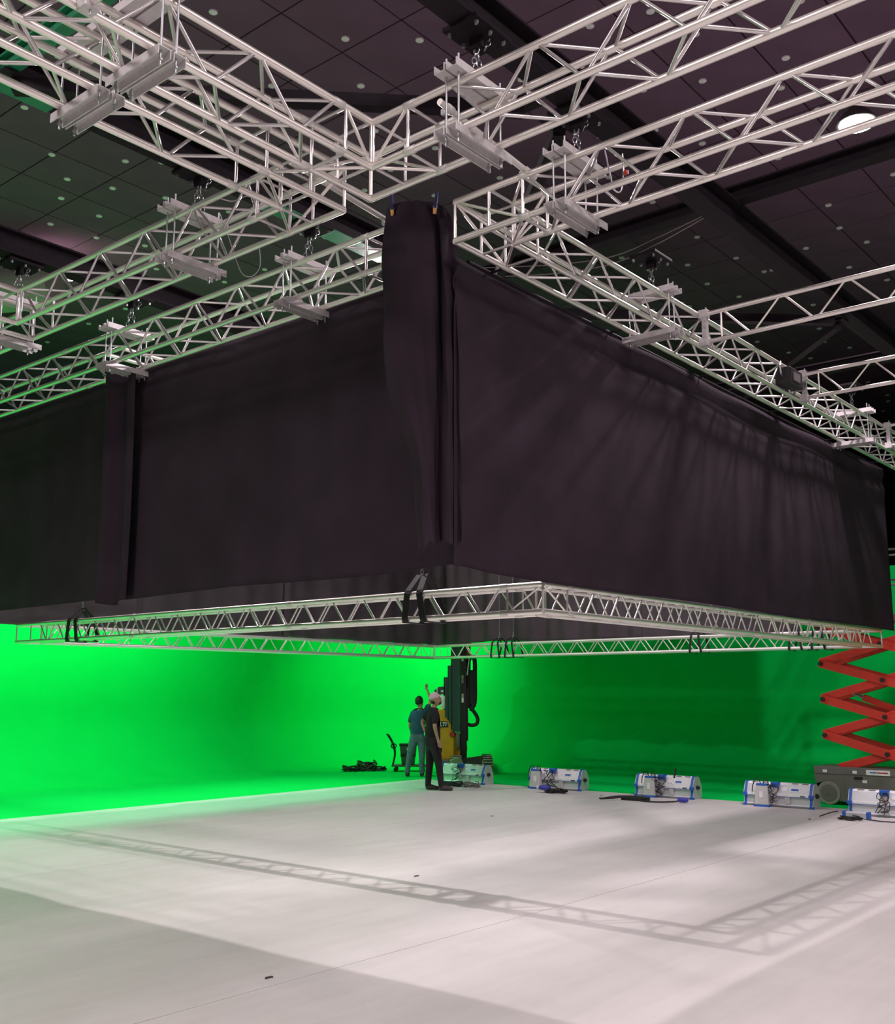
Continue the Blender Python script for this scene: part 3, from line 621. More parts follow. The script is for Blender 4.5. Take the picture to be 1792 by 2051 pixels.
# bundle at the corner: control columns from fold to fold, one row per height
CF = Matrix(((0.640, 0.768, 0, 6.12), (-0.768, 0.640, 0, 5.58), (0, 0, 1, 0), (0, 0, 0, 1)))   # x to the side, y away
rows = [  # (z, [ (x, y) ... ]) x metres from the corner axis, y away from viewer
 (5.93, [(-.02,.06),(.02,.05),(.06,.04),(.10,.03),(.13,.04),(.16,.05),(.18,.06),(.20,.06),(.21,.07)]),
 (5.88, [(-.13,.05),(-.05,.0),(.05,-.03),(.13,-.03),(.20,.0),(.24,.03),(.29,.01),(.32,.04),(.33,.07)]),
 (5.78, [(-.16,.06),(-.08,-.03),(.04,-.07),(.15,-.06),(.24,-.02),(.28,.05),(.33,-.02),(.38,.05),(.41,.06)]),
 (5.45, [(-.19,.06),(-.09,-.06),(.04,-.11),(.16,-.09),(.25,-.05),(.29,.06),(.34,-.05),(.40,.06),(.44,.04)]),
 (5.05, [(-.16,.05),(-.07,-.06),(.05,-.12),(.17,-.11),(.26,-.06),(.30,.06),(.35,-.06),(.41,.06),(.45,.03)]),
 (4.65, [(-.17,.05),(-.07,-.05),(.06,-.12),(.17,-.12),(.26,-.06),(.30,.06),(.36,-.06),(.42,.06),(.46,.02)]),
 (4.20, [(-.10,.04),(-.03,-.05),(.08,-.11),(.17,-.11),(.25,-.05),(.30,.06),(.37,-.06),(.42,.06),(.47,.02)]),
 (3.70, [(.06,.04),(.10,-.03),(.15,-.09),(.20,-.09),(.25,-.04),(.29,.06),(.37,-.06),(.43,.06),(.48,.02)]),
 (3.14, [(.12,.04),(.15,-.03),(.18,-.07),(.22,-.08),(.25,-.04),(.30,.06),(.38,-.06),(.44,.06),(.50,.02)]),
 (2.98, [(.13,.04),(.16,-.02),(.19,-.06),(.23,-.07),(.26,-.03),(.31,.06),(.38,-.05),(.44,.05),(.49,.02)])]
def cr(p0, p1, p2, p3, t): return .5*((2*p1)+(p2-p0)*t+(2*p0-5*p1+4*p2-p3)*t*t+(3*p1-p0-3*p2+p3)*t**3)
def dense(seq, k):
    out = []
    for i in range(len(seq)-1):
        a, b, c, d = seq[max(i-1,0)], seq[i], seq[i+1], seq[min(i+2, len(seq)-1)]
        for j in range(k): out.append(tuple(cr(a[q], b[q], c[q], d[q], j/k) for q in range(len(b))))
    return out + [seq[-1]]
rr = [dense([(x, y, z) for x, y in cs], 5) for z, cs in rows]
cols = [dense([rr[i][j] for i in range(len(rr))], 5) for j in range(len(rr[0]))]
nv = len(cols[0]); vs = []
for j, cl in enumerate(cols):
    for i, p in enumerate(cl):
        z = p[2]
        if i > nv-8: z -= .10*max(0, 1-j/18)*(i-(nv-8))/7 - .02*math.sin(j*.55)*(i-(nv-8))/7
        vs.append((p[0]+.006*math.sin(z*7+j), p[1]+.01*math.sin(z*3.1+j*.7), z))
fs = [(j*nv+i, (j+1)*nv+i, (j+1)*nv+i+1, j*nv+i+1) for j in range(len(cols)-1) for i in range(nv-1)]
o = MB(CF).add(vs, fs).build('corner_drape', 'drape', None, smooth=True, label='bunched black corner drape hanging in folds, clamped over the truss corner', cat='drape', origin=(6.12, 5.58, 2.9))
for p in o.data.polygons: p.use_smooth = True
s = o.modifiers.new('cloth_thickness', 'SOLIDIFY'); s.thickness = .006; s.offset = 0
# spring clamps
for x, lb in ((-.10, 'navy blue spring clamp with amber tip on the left shoulder of the corner drape'), (.265, 'navy blue spring clamp with amber tip on the right shoulder of the corner drape')):
    f = CF @ Matrix.Translation((x, -.055 if x > 0 else -.02, 5.83)) @ Matrix.Rotation(.12 if x > 0 else -.05, 4, 'Y')
    T = empty('spring_clamp', f.translation, lb, 'clamp')
    MB(f).add([(-.012,-.03,-.02),(.012,-.03,-.02),(.016,-.012,-.02),(-.016,-.012,-.02),(-.010,-.06,.11),(.010,-.06,.11),(.012,-.045,.11),(-.012,-.045,.11)], [(0,1,2,3),(4,7,6,5),(0,4,5,1),(1,5,6,2),(2,6,7,3),(3,7,4,0)]).build('front_handle', 'navy', T)
    MB(f).add([(-.016,.0,-.02),(.016,.0,-.02),(.012,.018,-.02),(-.012,.018,-.02),(-.012,.03,.11),(.012,.03,.11),(.010,.045,.11),(-.010,.045,.11)], [(0,1,2,3),(4,7,6,5),(0,4,5,1),(1,5,6,2),(2,6,7,3),(3,7,4,0)]).build('rear_handle', 'navy', T)
    MB(f).tube((-.018,-.008,.0), (.018,-.008,.0), .012, 8).build('spring', 'rod', T)
    MB(f).box((-.014,-.034,-.055), (.014,-.014,-.02)).build('jaw_tip', 'amber', T, bevel=.004)
    MB(f).box((-.014,.004,-.055), (.014,.02,-.02)).build('jaw_tip', 'amber', T, bevel=.004)

# ------------------------------------------------------------------ slings on the hanging frame
def sling(ax, c0, t, label, wlabel, offs=(-.10, .06), w=.05, top=.34, big=True):
    c1 = c0 + LS; cm = (c0+c1)/2
    P = (lambda s, c, z: (s, c, z)) if ax == 'x' else (lambda s, c, z: (c, s, z))
    T = empty('lifting_sling', P(t, cm, LZ-.03), label, 'sling'); hook = (t+.02, cm, LZ1+top)
    for o_ in offs:
        e = .034; ring = [(t+o_*.5, cm-.01, LZ1+top-.02), (t+o_, c0-e*.6, LZ1+e), (t+o_, c0-e, LZ1), (t+o_*1.5, c0-e, LZ), (t+o_*1.5, c0-e*.6, LZ-e), (t+o_*1.8, c1+e*.6, LZ-e), (t+o_*1.8, c1+e, LZ), (t+o_*.8, c1+e, LZ1), (t+o_*.8, c1+e*.6, LZ1+e), (t+o_*.5, cm+.01, LZ1+top-.02)]
        mb = MB()
        for a, b in zip(ring, ring[1:]):
            A_, B_ = Vector(P(*a)), Vector(P(*b)); al = Vector(P(1, 0, 0)); d = (B_-A_).normalized(); nrm = d.cross(al).normalized()
            mb.bar(A_-d*.004, B_+d*.004, w, .008, up=nrm)
        mb.build('webbing', 'strap', T)
    mb = MB(); mb.path([P(t+.018*math.cos(q), cm, LZ1+top+.01+.03*math.sin(q)) for q in [2*PI*k/12 for k in range(12)]], .007, 6, closed=True); mb.build('shackle', 'chain', T, smooth=True)
    mb = MB(); mb.tube(P(t-.05, cm, LZ1+top-.05), P(t+.05, cm, LZ1+top-.03), .008, 6); mb.build('shackle_bolt', 'chain', T)
    Wt = empty('hanging_wire', P(t, cm, LZ1+top+.04), wlabel, 'wire')
    tube('wire_rope', P(t, cm, LZ1+top+.03), P(t, cm, Z0-.02), .004, 'rod', Wt, 6)
    tube('wire_ferrule', P(t, cm, LZ1+top+.035), P(t, cm, LZ1+top+.09), .009, 'rod', Wt, 8)
sling('y', LX0, 6.92, 'black webbing sling round the hanging frame below the corner drape', 'wire above the sling below the corner drape', top=.22, w=.075)
sling('y', LX0, 13.2, 'black webbing sling round the hanging frame below the curtain pleat', 'wire above the sling below the curtain pleat', top=.20, w=.075)
for y, lb in ((12.85, 'black sling beside the yellow machine mast, first of the close pair'), (12.50, 'black sling beside the yellow machine mast, second of the close pair'), (8.45, 'black sling midway along the far side of the hanging frame'), (6.66, 'black sling near the red lift, farther one'), (6.28, 'black sling near the red lift, closer one')):
    sling('y', LX1-LS, y, lb, 'thin wire above the ' + lb.replace('black sling ', 'sling '), offs=(-.07, .07), w=.035, top=.14)

# ------------------------------------------------------------------ LED panel lamps on the floor
def cable_coil(name, c, r, n, m, label, parent=None, h=.05, seed=1, rad=.009, squash=1.0):
    rnd = random.Random(seed); pts = []
    for k in range(n*14+1):
        q = 2*PI*k/14; wob = 1 + .16*math.sin(q*.37+seed) + rnd.uniform(-.05, .05)
        pts.append((c[0]+r*wob*math.cos(q)*squash, c[1]+r*wob*math.sin(q), c[2]+rad+h*(k/(n*14))*abs(math.sin(q*.7+seed))+rnd.uniform(0, .006)))
    return MB().path(pts, rad, 6).build(name, m, parent, smooth=True, label=label if parent is None else None, cat='cable' if parent is None else None, origin=c)
PROF = [(-.17,0),(.16,0),(.16,.028),(.135,.05),(.115,.145),(.135,.165),(.14,.205),(.075,.345),(.04,.37),(-.06,.37),(-.10,.345),(-.17,.20)]
def led_panel(x, y, lb, ln=1.14, rz=0.0, box=True, boxpos=.33, mess=1):
    T = empty('led_panel_lamp', (x, y, 0), lb, 'lamp', rz=rz); F_ = WM[T]
    fr = lambda p, q, t: (-p, t, q)      # face of interest looks to -x
    h = ln/2
    up = [(.135,.207),(.075,.343),(.045,.352),(-.10,.345),(-.165,.207)]
    MB(F_).prism(up, -h+.05, h-.05, fr).build('upper_case', 'case', T)
    MB(F_).prism([(.072,.345),(.04,.37),(-.06,.37),(-.098,.347)], -h+.05, h-.05, fr).build('top_cover', 'case_white', T)
    for k in range(6):
        t0 = -h+.09+k*.165
        if k != 2: MB(F_).prism([(.062,.362),(.045,.374),(.043,.372),(.060,.360)], t0, t0+.10, fr).build('vent_slot', 'case_dark', T)
    MB(F_).prism([(.135,.165),(.141,.170),(.141,.203),(.135,.207),(-.165,.207),(-.165,.165)], -h+.05, h-.05, fr).build('side_rail', 'case_white', T)
    MB(F_).prism([(.140,.160),(.144,.160),(.144,.166),(.140,.166)], -h+.05, h-.05, fr).build('rail_trim', 'blue', T)
    MB(F_).prism([(.158,.030),(.135,.05),(.115,.145),(.135,.163),(-.165,.163),(-.17,.03)], -h+.05, h-.05, fr).build('lower_case', 'case', T)
    MB(F_).prism([(.16,.004),(.16,.028),(-.17,.028),(-.17,.004)], -h+.02, h-.02, fr).build('base_rail', 'case_dark', T)
    for s in (-1, 1):
        a, b = (h-.05, h) if s > 0 else (-h, -h+.05)
        e = 1.0
        MB(F_).prism([(p*1.0, q) for p, q in PROF], a + (.03 if s > 0 else 0), b - (0 if s > 0 else .03), fr).build('end_plate', 'case', T)
        rim = MB(F_); Np = len(PROF)
        for i in range(Np):
            p, q = PROF[i], PROF[(i+1) % Np]
            rim.bar(fr(p[0], p[1]+.002, (a+b)/2 - s*.008), fr(q[0], q[1]+.002, (a+b)/2 - s*.008), .038, .016, up=(1, 0, .3))
        rim.build('end_rim', 'blue', T)
        MB(F_).box((-.165, a-.01, .0), (-.115, b+.01, .035)).build('corner_foot', 'blue', T, bevel=.006)
        MB(F_).box((-.16, a-.012, .155), (-.125, b+.012, .21)).build('corner_block', 'blue', T, bevel=.006)
        MB(F_).lathe([(.035, 0), (.035, s*.03), (.02, s*.05)], (0, h*s, .19), 12, 'y').build('tilt_knob', 'dark', T)
    # labels on the sloped upper face (which faces the viewer)
    def plate(t0, t1, q0, q1, m, nm, off=.004):
        k = lambda q: .135 + (.075-.135)*(q-.207)/(.343-.207)
        MB(F_).add([fr(k(q0)+off, q0, t0), fr(k(q0)+off, q0, t1), fr(k(q1)+off, q1, t1), fr(k(q1)+off, q1, t0), fr(k(q0), q0, t0), fr(k(q0), q0, t1), fr(k(q1), q1, t1), fr(k(q1), q1, t0)],
                   [(0,1,2,3),(7,6,5,4),(0,4,5,1),(1,5,6,2),(2,6,7,3),(3,7,4,0)]).build(nm, m, T)
    plate(-.06, -.16, .255, .305, 'sticker', 'spec_label'); plate(-.20, -.36, .250, .305, 'sticker', 'maker_label'); plate(-.22, -.34, .262, .292, 'blue', 'maker_mark', .006)
    MB(F_).box((-.1475, -h+.12, .176), (-.143, -h+.20, .190)).build('rail_mark', 'dark', T)
    MB(F_).box((-.150, -.20, .05), (-.128, -.12, .16)).build('foot_bracket', 'galv', T)
    MB(F_).box((-.16, -.02, .30), (-.03, .10, .385)).build('yoke_block', 'blue', T, bevel=.01)
    MB(F_).box((-.15, .0, .10), (-.125, .07, .32)).build('yoke_arm', 'galv', T)
    if box:
        by = boxpos
        MB(F_).add([(-.27, by-.12, .03), (-.27, by+.12, .03), (-.17, by+.12, .03), (-.17, by-.12, .03), (-.235, by-.10, .33), (-.235, by+.10, .33), (-.17, by+.10, .33), (-.17, by-.10, .33)],
                   [(0,3,2,1),(4,5,6,7),(0,1,5,4),(1,2,6,5),(2,3,7,6),(3,0,4,7)]).build('power_unit', 'galv', T, bevel=.012)
        MB(F_).box((-.275, by-.125, .0), (-.165, by+.125, .03)).build('power_unit_base', 'blue', T, bevel=.006)
        MB(F_).box((-.24, by-.09, .33), (-.165, by+.09, .36)).build('power_unit_cap', 'blue', T, bevel=.006)
        MB(F_).box((-.262, by-.03, .14), (-.248, by+.03, .24)).build('power_label', 'sticker', T)
        MB(F_).path([(-.2, by+.02, .35), (-.2, by+.06, .43), (-.2, by+.12, .42), (-.2, by+.16, .32), (-.19, by+.18, .22)], .008, 6).build('power_lead', 'cable', T, smooth=True)
        MB(F_).path([(-.21, by-.02, .35), (-.21, by-.05, .44), (-.22, by-.10, .40), (-.22, by-.14, .28)], .008, 6).build('power_lead', 'cable', T, smooth=True)
    rnd = random.Random(mess)
    for k in range(5):
        y0 = .05 + rnd.uniform(-.06, .08); pts = [(-.16, y0, .34)]
        for j in range(6): pts.append((-.19-rnd.uniform(0, .05), y0+rnd.uniform(-.10, .10), .32-.05*j+rnd.uniform(-.03, .03)))
        MB(F_).path(dense(pts, 4), .006, 5).build('control_lead', 'cable', T, smooth=True)
    return T
led_panel(16.84, 13.55, 'silver LED panel lamp with blue trim behind the man in the pink cap', box=False, mess=3)
led_panel(16.93, 11.38, 'silver LED panel lamp with blue trim and a violet plug lying before it', rz=.04, boxpos=.36, mess=4)
led_panel(16.88, 9.06, 'silver LED panel lamp with blue trim, behind the long black cable bundle', rz=-.02, boxpos=.22, mess=5)
led_panel(16.70, 6.94, 'silver LED panel lamp with blue trim overlapping the wheel of the red lift', boxpos=.22, mess=6)
led_panel(16.36, 5.14, 'silver LED panel lamp with blue trim cut by the picture edge, beside a small ballast', box=False, mess=7)
# cables and small kit in front of the lamps
cable_coil('cable_pile', (16.05, 13.25, 0), .22, 6, 'cable', 'tangled grey and black cables at the feet of the man in the pink cap', h=.10, seed=2, squash=.7)
cable_coil('cable_pile', (16.15, 12.85, 0), .16, 5, 'cable_grey', 'grey cable tangle in front of the lamp behind the man', h=.09, seed=5, squash=.8)
T = empty('power_cable', (16.22, 10.95, 0), 'coiled black power cable with a violet blue plug', 'cable')
cable_coil('cable_coil', (16.22, 10.95, 0), .20, 6, 'cable', '', T, h=.07, seed=3, squash=.7)
MB().lathe([(.035,-.10),(.045,-.06),(.045,.08),(.030,.12)], (16.12, 11.12, .09), 10, 'y').build('plug', 'plug', T, smooth=True)
MB().lathe([(.040,0),(.040,.05)], (16.12, 11.24, .09), 10, 'y').build('plug_cap', 'case', T, smooth=True)
MB().path(dense([(16.45, 11.3, .2), (16.35, 11.2, .12), (16.3, 11.0, .1), (16.3, 10.9, .02)], 5), .012, 6).build('cable_tail', 'cable', T, smooth=True)
T = empty('power_cable', (15.95, 9.15, 0), 'long black cable bundle with a violet plug at its end', 'cable')
MB().path(dense([(15.75, 9.75, .02), (15.78, 9.55, .03), (15.9, 9.35, .05), (15.92, 9.1, .03), (15.85, 8.95, .015), (15.9, 8.7, .015), (16.05, 8.52, .02), (16.1, 8.45, .03)], 6), .013, 6).build('cable_line', 'cable', T, smooth=True)
MB().path(dense([(15.7, 9.7, .02), (15.82, 9.5, .06), (15.95, 9.3, .07), (16.05, 9.0, .06)], 6), .012, 6).build('cable_line', 'cable', T, smooth=True)
MB().box((15.9, 8.92, .0), (16.02, 9.42, .07)).build('junction_box', 'dark', T, bevel=.012)
MB().lathe([(.03,-.09),(.04,-.05),(.04,.05),(.03,.08)], (16.12, 8.38, .05), 10, 'y').build('plug', 'plug', T, smooth=True)
MB().path([(16.55, 8.75, .36), (16.55, 8.72, .46), (16.55, 8.71, .52)], .016, 8).build('lever', 'dark', T, smooth=True)
T = empty('ballast_unit', (15.75, 5.38, 0), 'small grey ballast with blue ends and coiled leads on the floor', 'ballast')
MB().box((15.70, 5.27, .012), (15.80, 5.58, .10)).build('ballast_body', 'case', T, bevel=.012)
for y0, y1 in ((5.24, 5.28), (5.57, 5.62)): MB().box((15.69, y0, .0), (15.81, y1, .108)).build('ballast_end', 'blue', T, bevel=.01)
cable_coil('ballast_lead', (15.55, 5.45, 0), .16, 4, 'cable', '', T, h=.05, seed=9, squash=.6)
MB().path(dense([(15.6, 5.25, .02), (15.55, 5.0, .015), (15.62, 4.8, .015), (15.8, 4.78, .02)], 6), .009, 6).build('ballast_lead', 'cable', T, smooth=True)
MB().path(dense([(15.65, 5.66, .1), (15.6, 5.75, .08), (15.55, 5.9, .02)], 6), .009, 6).build('ballast_lead', 'cable', T, smooth=True)
for x, y, sx, lb in ((15.27, 5.94, .03, 'small dark scrap on the floor before the red lift'), (12.62, 9.66, .025, 'small dark scrap alone in the middle of the white floor'), (16.39, 10.1, .03, 'small brown scrap between two lamps'), (8.1, 7.15, .035, 'thin dark scrap lying in the frame shadow'), (4.7, 5.4, .035, 'short dark tape scrap beside the floor joint')):
    MB().add([(x-sx,y-.01,0),(x+sx*.8,y-.014,0),(x+sx,y+.01,0),(x-sx*.6,y+.014,0),(x-sx*.8,y-.005,.008),(x+sx*.7,y-.01,.010),(x+sx*.8,y+.008,.007),(x-sx*.5,y+.01,.009)], [(0,3,2,1),(4,5,6,7),(0,1,5,4),(1,2,6,5),(2,3,7,6),(3,0,4,7)]).build('floor_scrap', 'debris', None, label=lb, cat='scrap', origin=(x, y, 0))

# ------------------------------------------------------------------ red scissor lift
LF = empty('scissor_lift', (17.8, 5.5, 0), 'red scissor lift with a grey chassis standing before the dark green wall', 'lift')
x0, x1, yL, yR = 17.45, 18.20, 6.66, 4.25
ch = MB()
poly = [(yL, .60), (yL, .40), (yL-.03, .33), (yL-.06, .33)] + [(6.44 + .215*math.cos(a), .17 + .215*math.sin(a)) for a in [PI*.72 - PI*.72*k/8 for k in range(9)]][1:] + [(6.20, .06), (4.75, .06), (4.70, .20), (4.30, .33), (yR, .40), (yR, .60)]
ch.prism(poly, x0, x1, lambda p, q, t: (t, p, q)); ch.build('chassis', 'lift_grey', LF)
MB().box((x0-.012, yR, .49), (x0, yL, .61)).build('chassis_rail', 'lift_grey', LF, bevel=.004)
MB().box((x0-.008, 4.85, .09), (x0, 6.16, .47)).build('battery_door', 'lift_grey', LF, bevel=.004)
MB().box((x0-.011, 5.88, .42), (x0-.001, 6.02, .465)).build('door_latch', 'dark', LF)
MB().box((x0-.014, 5.88, .405), (x0-.001, 6.02, .415)).build('latch_lip', 'lift_grey', LF)
MB().box((x0-.016, 5.45, .50), (x0-.011, 5.82, .58)).build('maker_plate', 'sticker', LF, bevel=.004)
MB().box((x0-.018, 5.66, .53), (x0-.015, 5.76, .55)).build('plate_print', 'blue', LF); MB().box((x0-.018, 5.48, .53), (x0-.015, 5.65, .55)).build('plate_print', 'blade_red', LF)
for y, z, m in ((6.48, .535, 'sticker'), (6.00, .535, 'sticker'), (5.72, .22, 'sticker'), (5.72, .26, 'blade_red'), (5.85, .395, 'sticker'), (5.30, .36, 'amber')):
    MB().box((x0-.016, y-.035, z-.022), (x0-.0085, y+.035, z+.022)).build('warning_sticker', m, LF)
for xx, s in ((x0+.02, -1), (x1-.02, 1)):
    for yy in (6.44, 4.52):
        wl = MB().lathe([(.0, 0), (.105, .0), (.11, s*.01), (.185, s*.012), (.19, s*.0), (.19, -s*.10), (.0, -s*.10)], (xx-.02*(-s), yy, .19), 24, 'x'); wo = wl.build('wheel', 'tyre', LF, smooth=True)
        MB().lathe([(.0, 0), (.13, 0), (.135, s*.008), (.13, s*.016), (.03, s*.016), (.03, s*.024), (0, s*.024)], (xx+s*.025, yy, .19), 20, 'x').build('wheel_hub', 'lift_grey', wo, smooth=True)
def arm(pa, pb, x, m='lift_red'):
    o = MB().bar((x, *pa), (x, *pb), .05, .135).build('scissor_arm', m, LF, bevel=.006)
    return o
NK = 4
for k in range(NK):
    zc = .83 + .582*k
    for xs, dx in ((x0+.06, .056), (x1-.06, -.056)):
        lo_l = .58 if k == 0 else zc-.285
        arm((6.50, zc+.29), (4.46, zc-.29), xs)
        if k == 0: arm((6.28, .585), (4.46, zc+.29), xs+dx)
        else: arm((6.50, zc-.29), (4.46, zc+.29), xs+dx)
    for yy, zz in ((6.46, zc+.275), (5.48, zc), (4.50, zc+.275)):
        MB().lathe([(.035, -.012), (.035, x1-x0+.012)], (x0, yy, zz), 12, 'x').build('pivot_pin', 'dark', LF, smooth=True)
cy = MB(); cy.bar((17.8, 5.9, 1.72), (17.8, 5.05, 1.40), .10, .10); cy.build('lift_cylinder', 'lift_red', LF)
MB().tube((17.8, 6.1, 1.80), (17.8, 5.88, 1.71), .025, 10).build('cylinder_rod', 'chain', LF)
MB().box((x0-.02, yR, .83+.582*3+.36), (x1+.02, yL, .83+.582*3+.46)).build('platform', 'lift_grey', LF)
rl = MB()
zt = .83+.582*3+.46
for yy in (yL, 5.5, yR):
    for xx in (x0, x1): rl.tube((xx, yy, zt), (xx, yy, zt+1.05), .018, 6)
for h in (.55, 1.05):
    for xx in (x0, x1): rl.tube((xx, yR, zt+h), (xx, yL, zt+h), .018, 6)
    for yy in (yR, yL): rl.tube((x0, yy, zt+h), (x1, yy, zt+h), .018, 6)
rl.build('guard_rail', 'lift_grey', LF, smooth=True)

# ------------------------------------------------------------------ frames that face the viewer (x to the side, y away, z up)
RZ = math.atan2(-.768342, .640039)
def text_mesh(name, s, size, frame, m, parent, depth=.003):
    cu = bpy.data.curves.new(name, 'FONT'); cu.body = s; cu.size = size; cu.extrude = depth; cu.shear = .2; cu.offset = .004
    o = bpy.data.objects.new(name, cu); COL.objects.link(o)
    dg = bpy.context.evaluated_depsgraph_get(); me = bpy.data.meshes.new_from_object(o.evaluated_get(dg)); bpy.data.objects.remove(o)
    me.materials.clear(); me.materials.append(M[m])
    return put(bpy.data.objects.new(name, me), frame, parent)
# ------------------------------------------------------------------ yellow tracked mast machine
K = empty('tracked_mast_lift', (18.9, 15.2, 0), 'yellow tracked machine with a dark telescopic mast before the green wall', 'machine', rz=RZ); KF = WM[K]
fxz = lambda p, q, t: (p, t, q)
hood = [(-.78,.28),(-.80,1.22),(-.76,1.36),(-.66,1.41),(-.44,1.41),(-.33,1.32),(-.28,1.12),(-.27,.90),(-.08,.84),(.01,.72),(.035,.55),(.01,.40),(-.05,.30)]
MB(KF).prism(hood, -.12, .40, fxz).build('hood', 'yellow', K, bevel=.035)
MB(KF).prism([(-.275,.30),(-.275,1.10),(-.30,1.22),(-.30,.30)], -.20, -.10, fxz).build('hood_corner', 'yellow', K, bevel=.02)
MB(KF).lathe([(.0, 0), (.055, 0), (.065, .02), (.065, .04)], (-.31, -.24, .86), 14, 'y').build('round_handle', 'blade_red', K, smooth=True)
MB(KF).prism([(-.66,1.02),(-.64,1.15),(-.43,1.15),(-.40,1.02)], -.135, -.118, fxz).build('name_plate', 'dark', K)
text_mesh('name_lettering', 'LTI', .115, KF @ Matrix.Translation((-.60, -.139, 1.045)) @ Matrix.Rotation(PI/2, 4, 'X'), 'sticker', K)
MB(KF).lathe([(.09, 0), (.095, .01), (.095, .27), (.085, .29)], (-.51, -.02, 1.43), 18).build('white_canister', 'case_white', K, smooth=True)
MB(KF).prism([(-.73,1.83),(-.62,1.92),(-.45,1.93),(-.45,1.74),(-.62,1.75)], -.10, .02, fxz).build('jib_head', 'mast', K, bevel=.01)
MB(KF).box((-.665,-.106,1.79), (-.645,-.10,1.90)).build('jib_mark', 'sticker', K); MB(KF).box((-.57,-.106,1.80), (-.51,-.10,1.85)).build('jib_mark', 'sticker', K)
for a, b, z0_, z1_, d in ((-.31, -.135, .92, 3.02, .0), (-.385, -.315, 1.12, 2.40, .02), (-.475, -.39, 1.24, 2.14, .04)):
    sx = MB(KF); sx.box((a, -.24+d, z0_), (b, .10-d, z1_)); mo = sx.build('mast_section', 'mast', K, bevel=.012)
    MB(KF).box((a-.030, -.14+d, z0_+.05), (a-.001, .06-d, z1_+.0)).build('mast_edge', 'dark', mo)
    MB(KF).box((a+.02, -.252+d, z0_+.03), (a+.045, -.241+d, z1_-.03)).build('mast_rib', 'mast', mo)
MB(KF).box((-.13, -.20, .30), (.02, .08, 3.05)).build('mast_core', 'dark', K, bevel=.01)
MB(KF).box((-.22, -.26, .55), (-.14, -.10, .92)).build('mast_foot', 'lift_grey', K, bevel=.01)
MB(KF).box((.0, -.18, .72), (.05, .06, 1.9)).build('mast_rail', 'dark', K)
for z, m in ((2.13, 'hub'), (2.05, 'lamp_house'), (1.72, 'hub'), (1.62, 'sticker'), (2.55, 'sticker')):
    MB(KF).box((-.10, -.215, z-.05), (-.05, -.2, z+.05)).build('mast_fitting', m, K)
ec = MB(KF); ec.path(dense([(.06,-.08,1.5),(.06,-.08,2.3),(.07,-.08,2.52),(.14,-.08,2.61),(.205,-.08,2.52),(.21,-.08,2.2),(.205,-.08,1.62),(.15,-.08,1.46),(.08,-.08,1.42)], 5), .052, 10); ec.build('cable_chain', 'dark', K, smooth=True)
MB(KF).box((.05, -.12, 1.50), (.20, .04, 2.30)).build('cable_tray', 'dark', K, bevel=.03)
hl = MB(KF); hl.path(dense([(.05,-.08,1.52),(.12,-.09,1.44),(.20,-.10,1.34),(.265,-.10,1.22),(.25,-.10,1.10),(.15,-.09,1.06),(.04,-.08,1.08)], 5), .042, 10); hl.build('hose_loop', 'cable', K, smooth=True)
MB(KF).tube((.085, -.20, 2.62), (.03, -.20, 2.18), .014, 8).build('pale_tube', 'case_white', K)
MB(KF).prism([(.02,2.55),(.02,3.02),(.14,3.02),(.10,2.55)], -.05, .10, fxz).build('mast_tip', 'yellow', K, bevel=.01)
MB(KF).box((-.70, -.30, .20), (.40, .45, .31)).build('undercarriage', 'lift_grey', K, bevel=.02)
MB(KF).prism([(-.12,.10),(-.12,.34),(.46,.41),(.46,.10)], -.36, -.30, fxz).build('front_guard', 'track', K, bevel=.01)
for xa, xb in ((-.34, -.10), (.38, .58)):
    tr = MB(KF); lp = []
    for k in range(9): lp.append((-.28 - .19*math.sin(PI*k/8), .20 + .19*math.cos(PI*k/8)))
    for k in range(9): lp.append((.55 + .19*math.sin(PI*k/8), .20 - .19*math.cos(PI*k/8)))
    tr.prism(lp, xa, xb, lambda p, q, t: (t, p, q)); to = tr.build('crawler_track', 'track', K, bevel=.01)
    for k in range(11):
        a = PI*k/10; c = Vector(((xa+xb)/2, -.28-.195*math.sin(a), .20+.195*math.cos(a)))
        MB(KF).bar(c-Vector(((xb-xa)/2, 0, 0)), c+Vector(((xb-xa)/2, 0, 0)), .03, .025, up=(0, -math.sin(a), math.cos(a))).build('track_lug', 'hub', to)
    for xe, s in ((xa, -1), (xb, 1)):
        MB(KF).lathe([(.0, 0), (.13, 0), (.13, s*.02), (.05, s*.03), (0, s*.03)], (xe, -.28, .20), 18, 'x').build('idler_wheel', 'hub', to, smooth=True)
MB(KF).lathe([(.0,0),(.15,0),(.165,.02),(.165,.05)], (-.22, -.50, .20), 20, 'y').build('drive_drum', 'hub', K, smooth=True)

# ------------------------------------------------------------------ trolley with crates, cable heaps on the green floor
G = empty('hand_trolley', (18.45, 16.55, 0), 'flat hand trolley with a bent handle on the green floor', 'trolley', rz=RZ); GF = WM[G]
MB(GF).box((-.38, -.22, .11), (.42, .22, .15)).build('platform', 'crate', G, bevel=.01)
for x in (-.28, .34):
    for y in (-.17, .17): MB(GF).lathe([(.0,-.02),(.045,-.02),(.05,0),(.045,.02),(0,.02)], (x, y, .05), 12, 'y').build('castor', 'dark', G, smooth=True)
MB(GF).path(dense([(-.36,-.18,.13),(-.31,-.18,.40),(-.36,-.18,.62),(-.46,-.18,.80),(-.50,-.10,.83),(-.50,.10,.83),(-.46,.18,.80),(-.36,.18,.62),(-.31,.18,.40),(-.36,.18,.13)], 5), .016, 8).build('handle', 'dark', G, smooth=True)
MB(GF).path([(-.33+.06*math.cos(2*PI*k/12), -.2, .58+.05*math.sin(2*PI*k/12)) for k in range(12)], .014, 6, closed=True).build('hose_ring', 'dark', G, smooth=True)
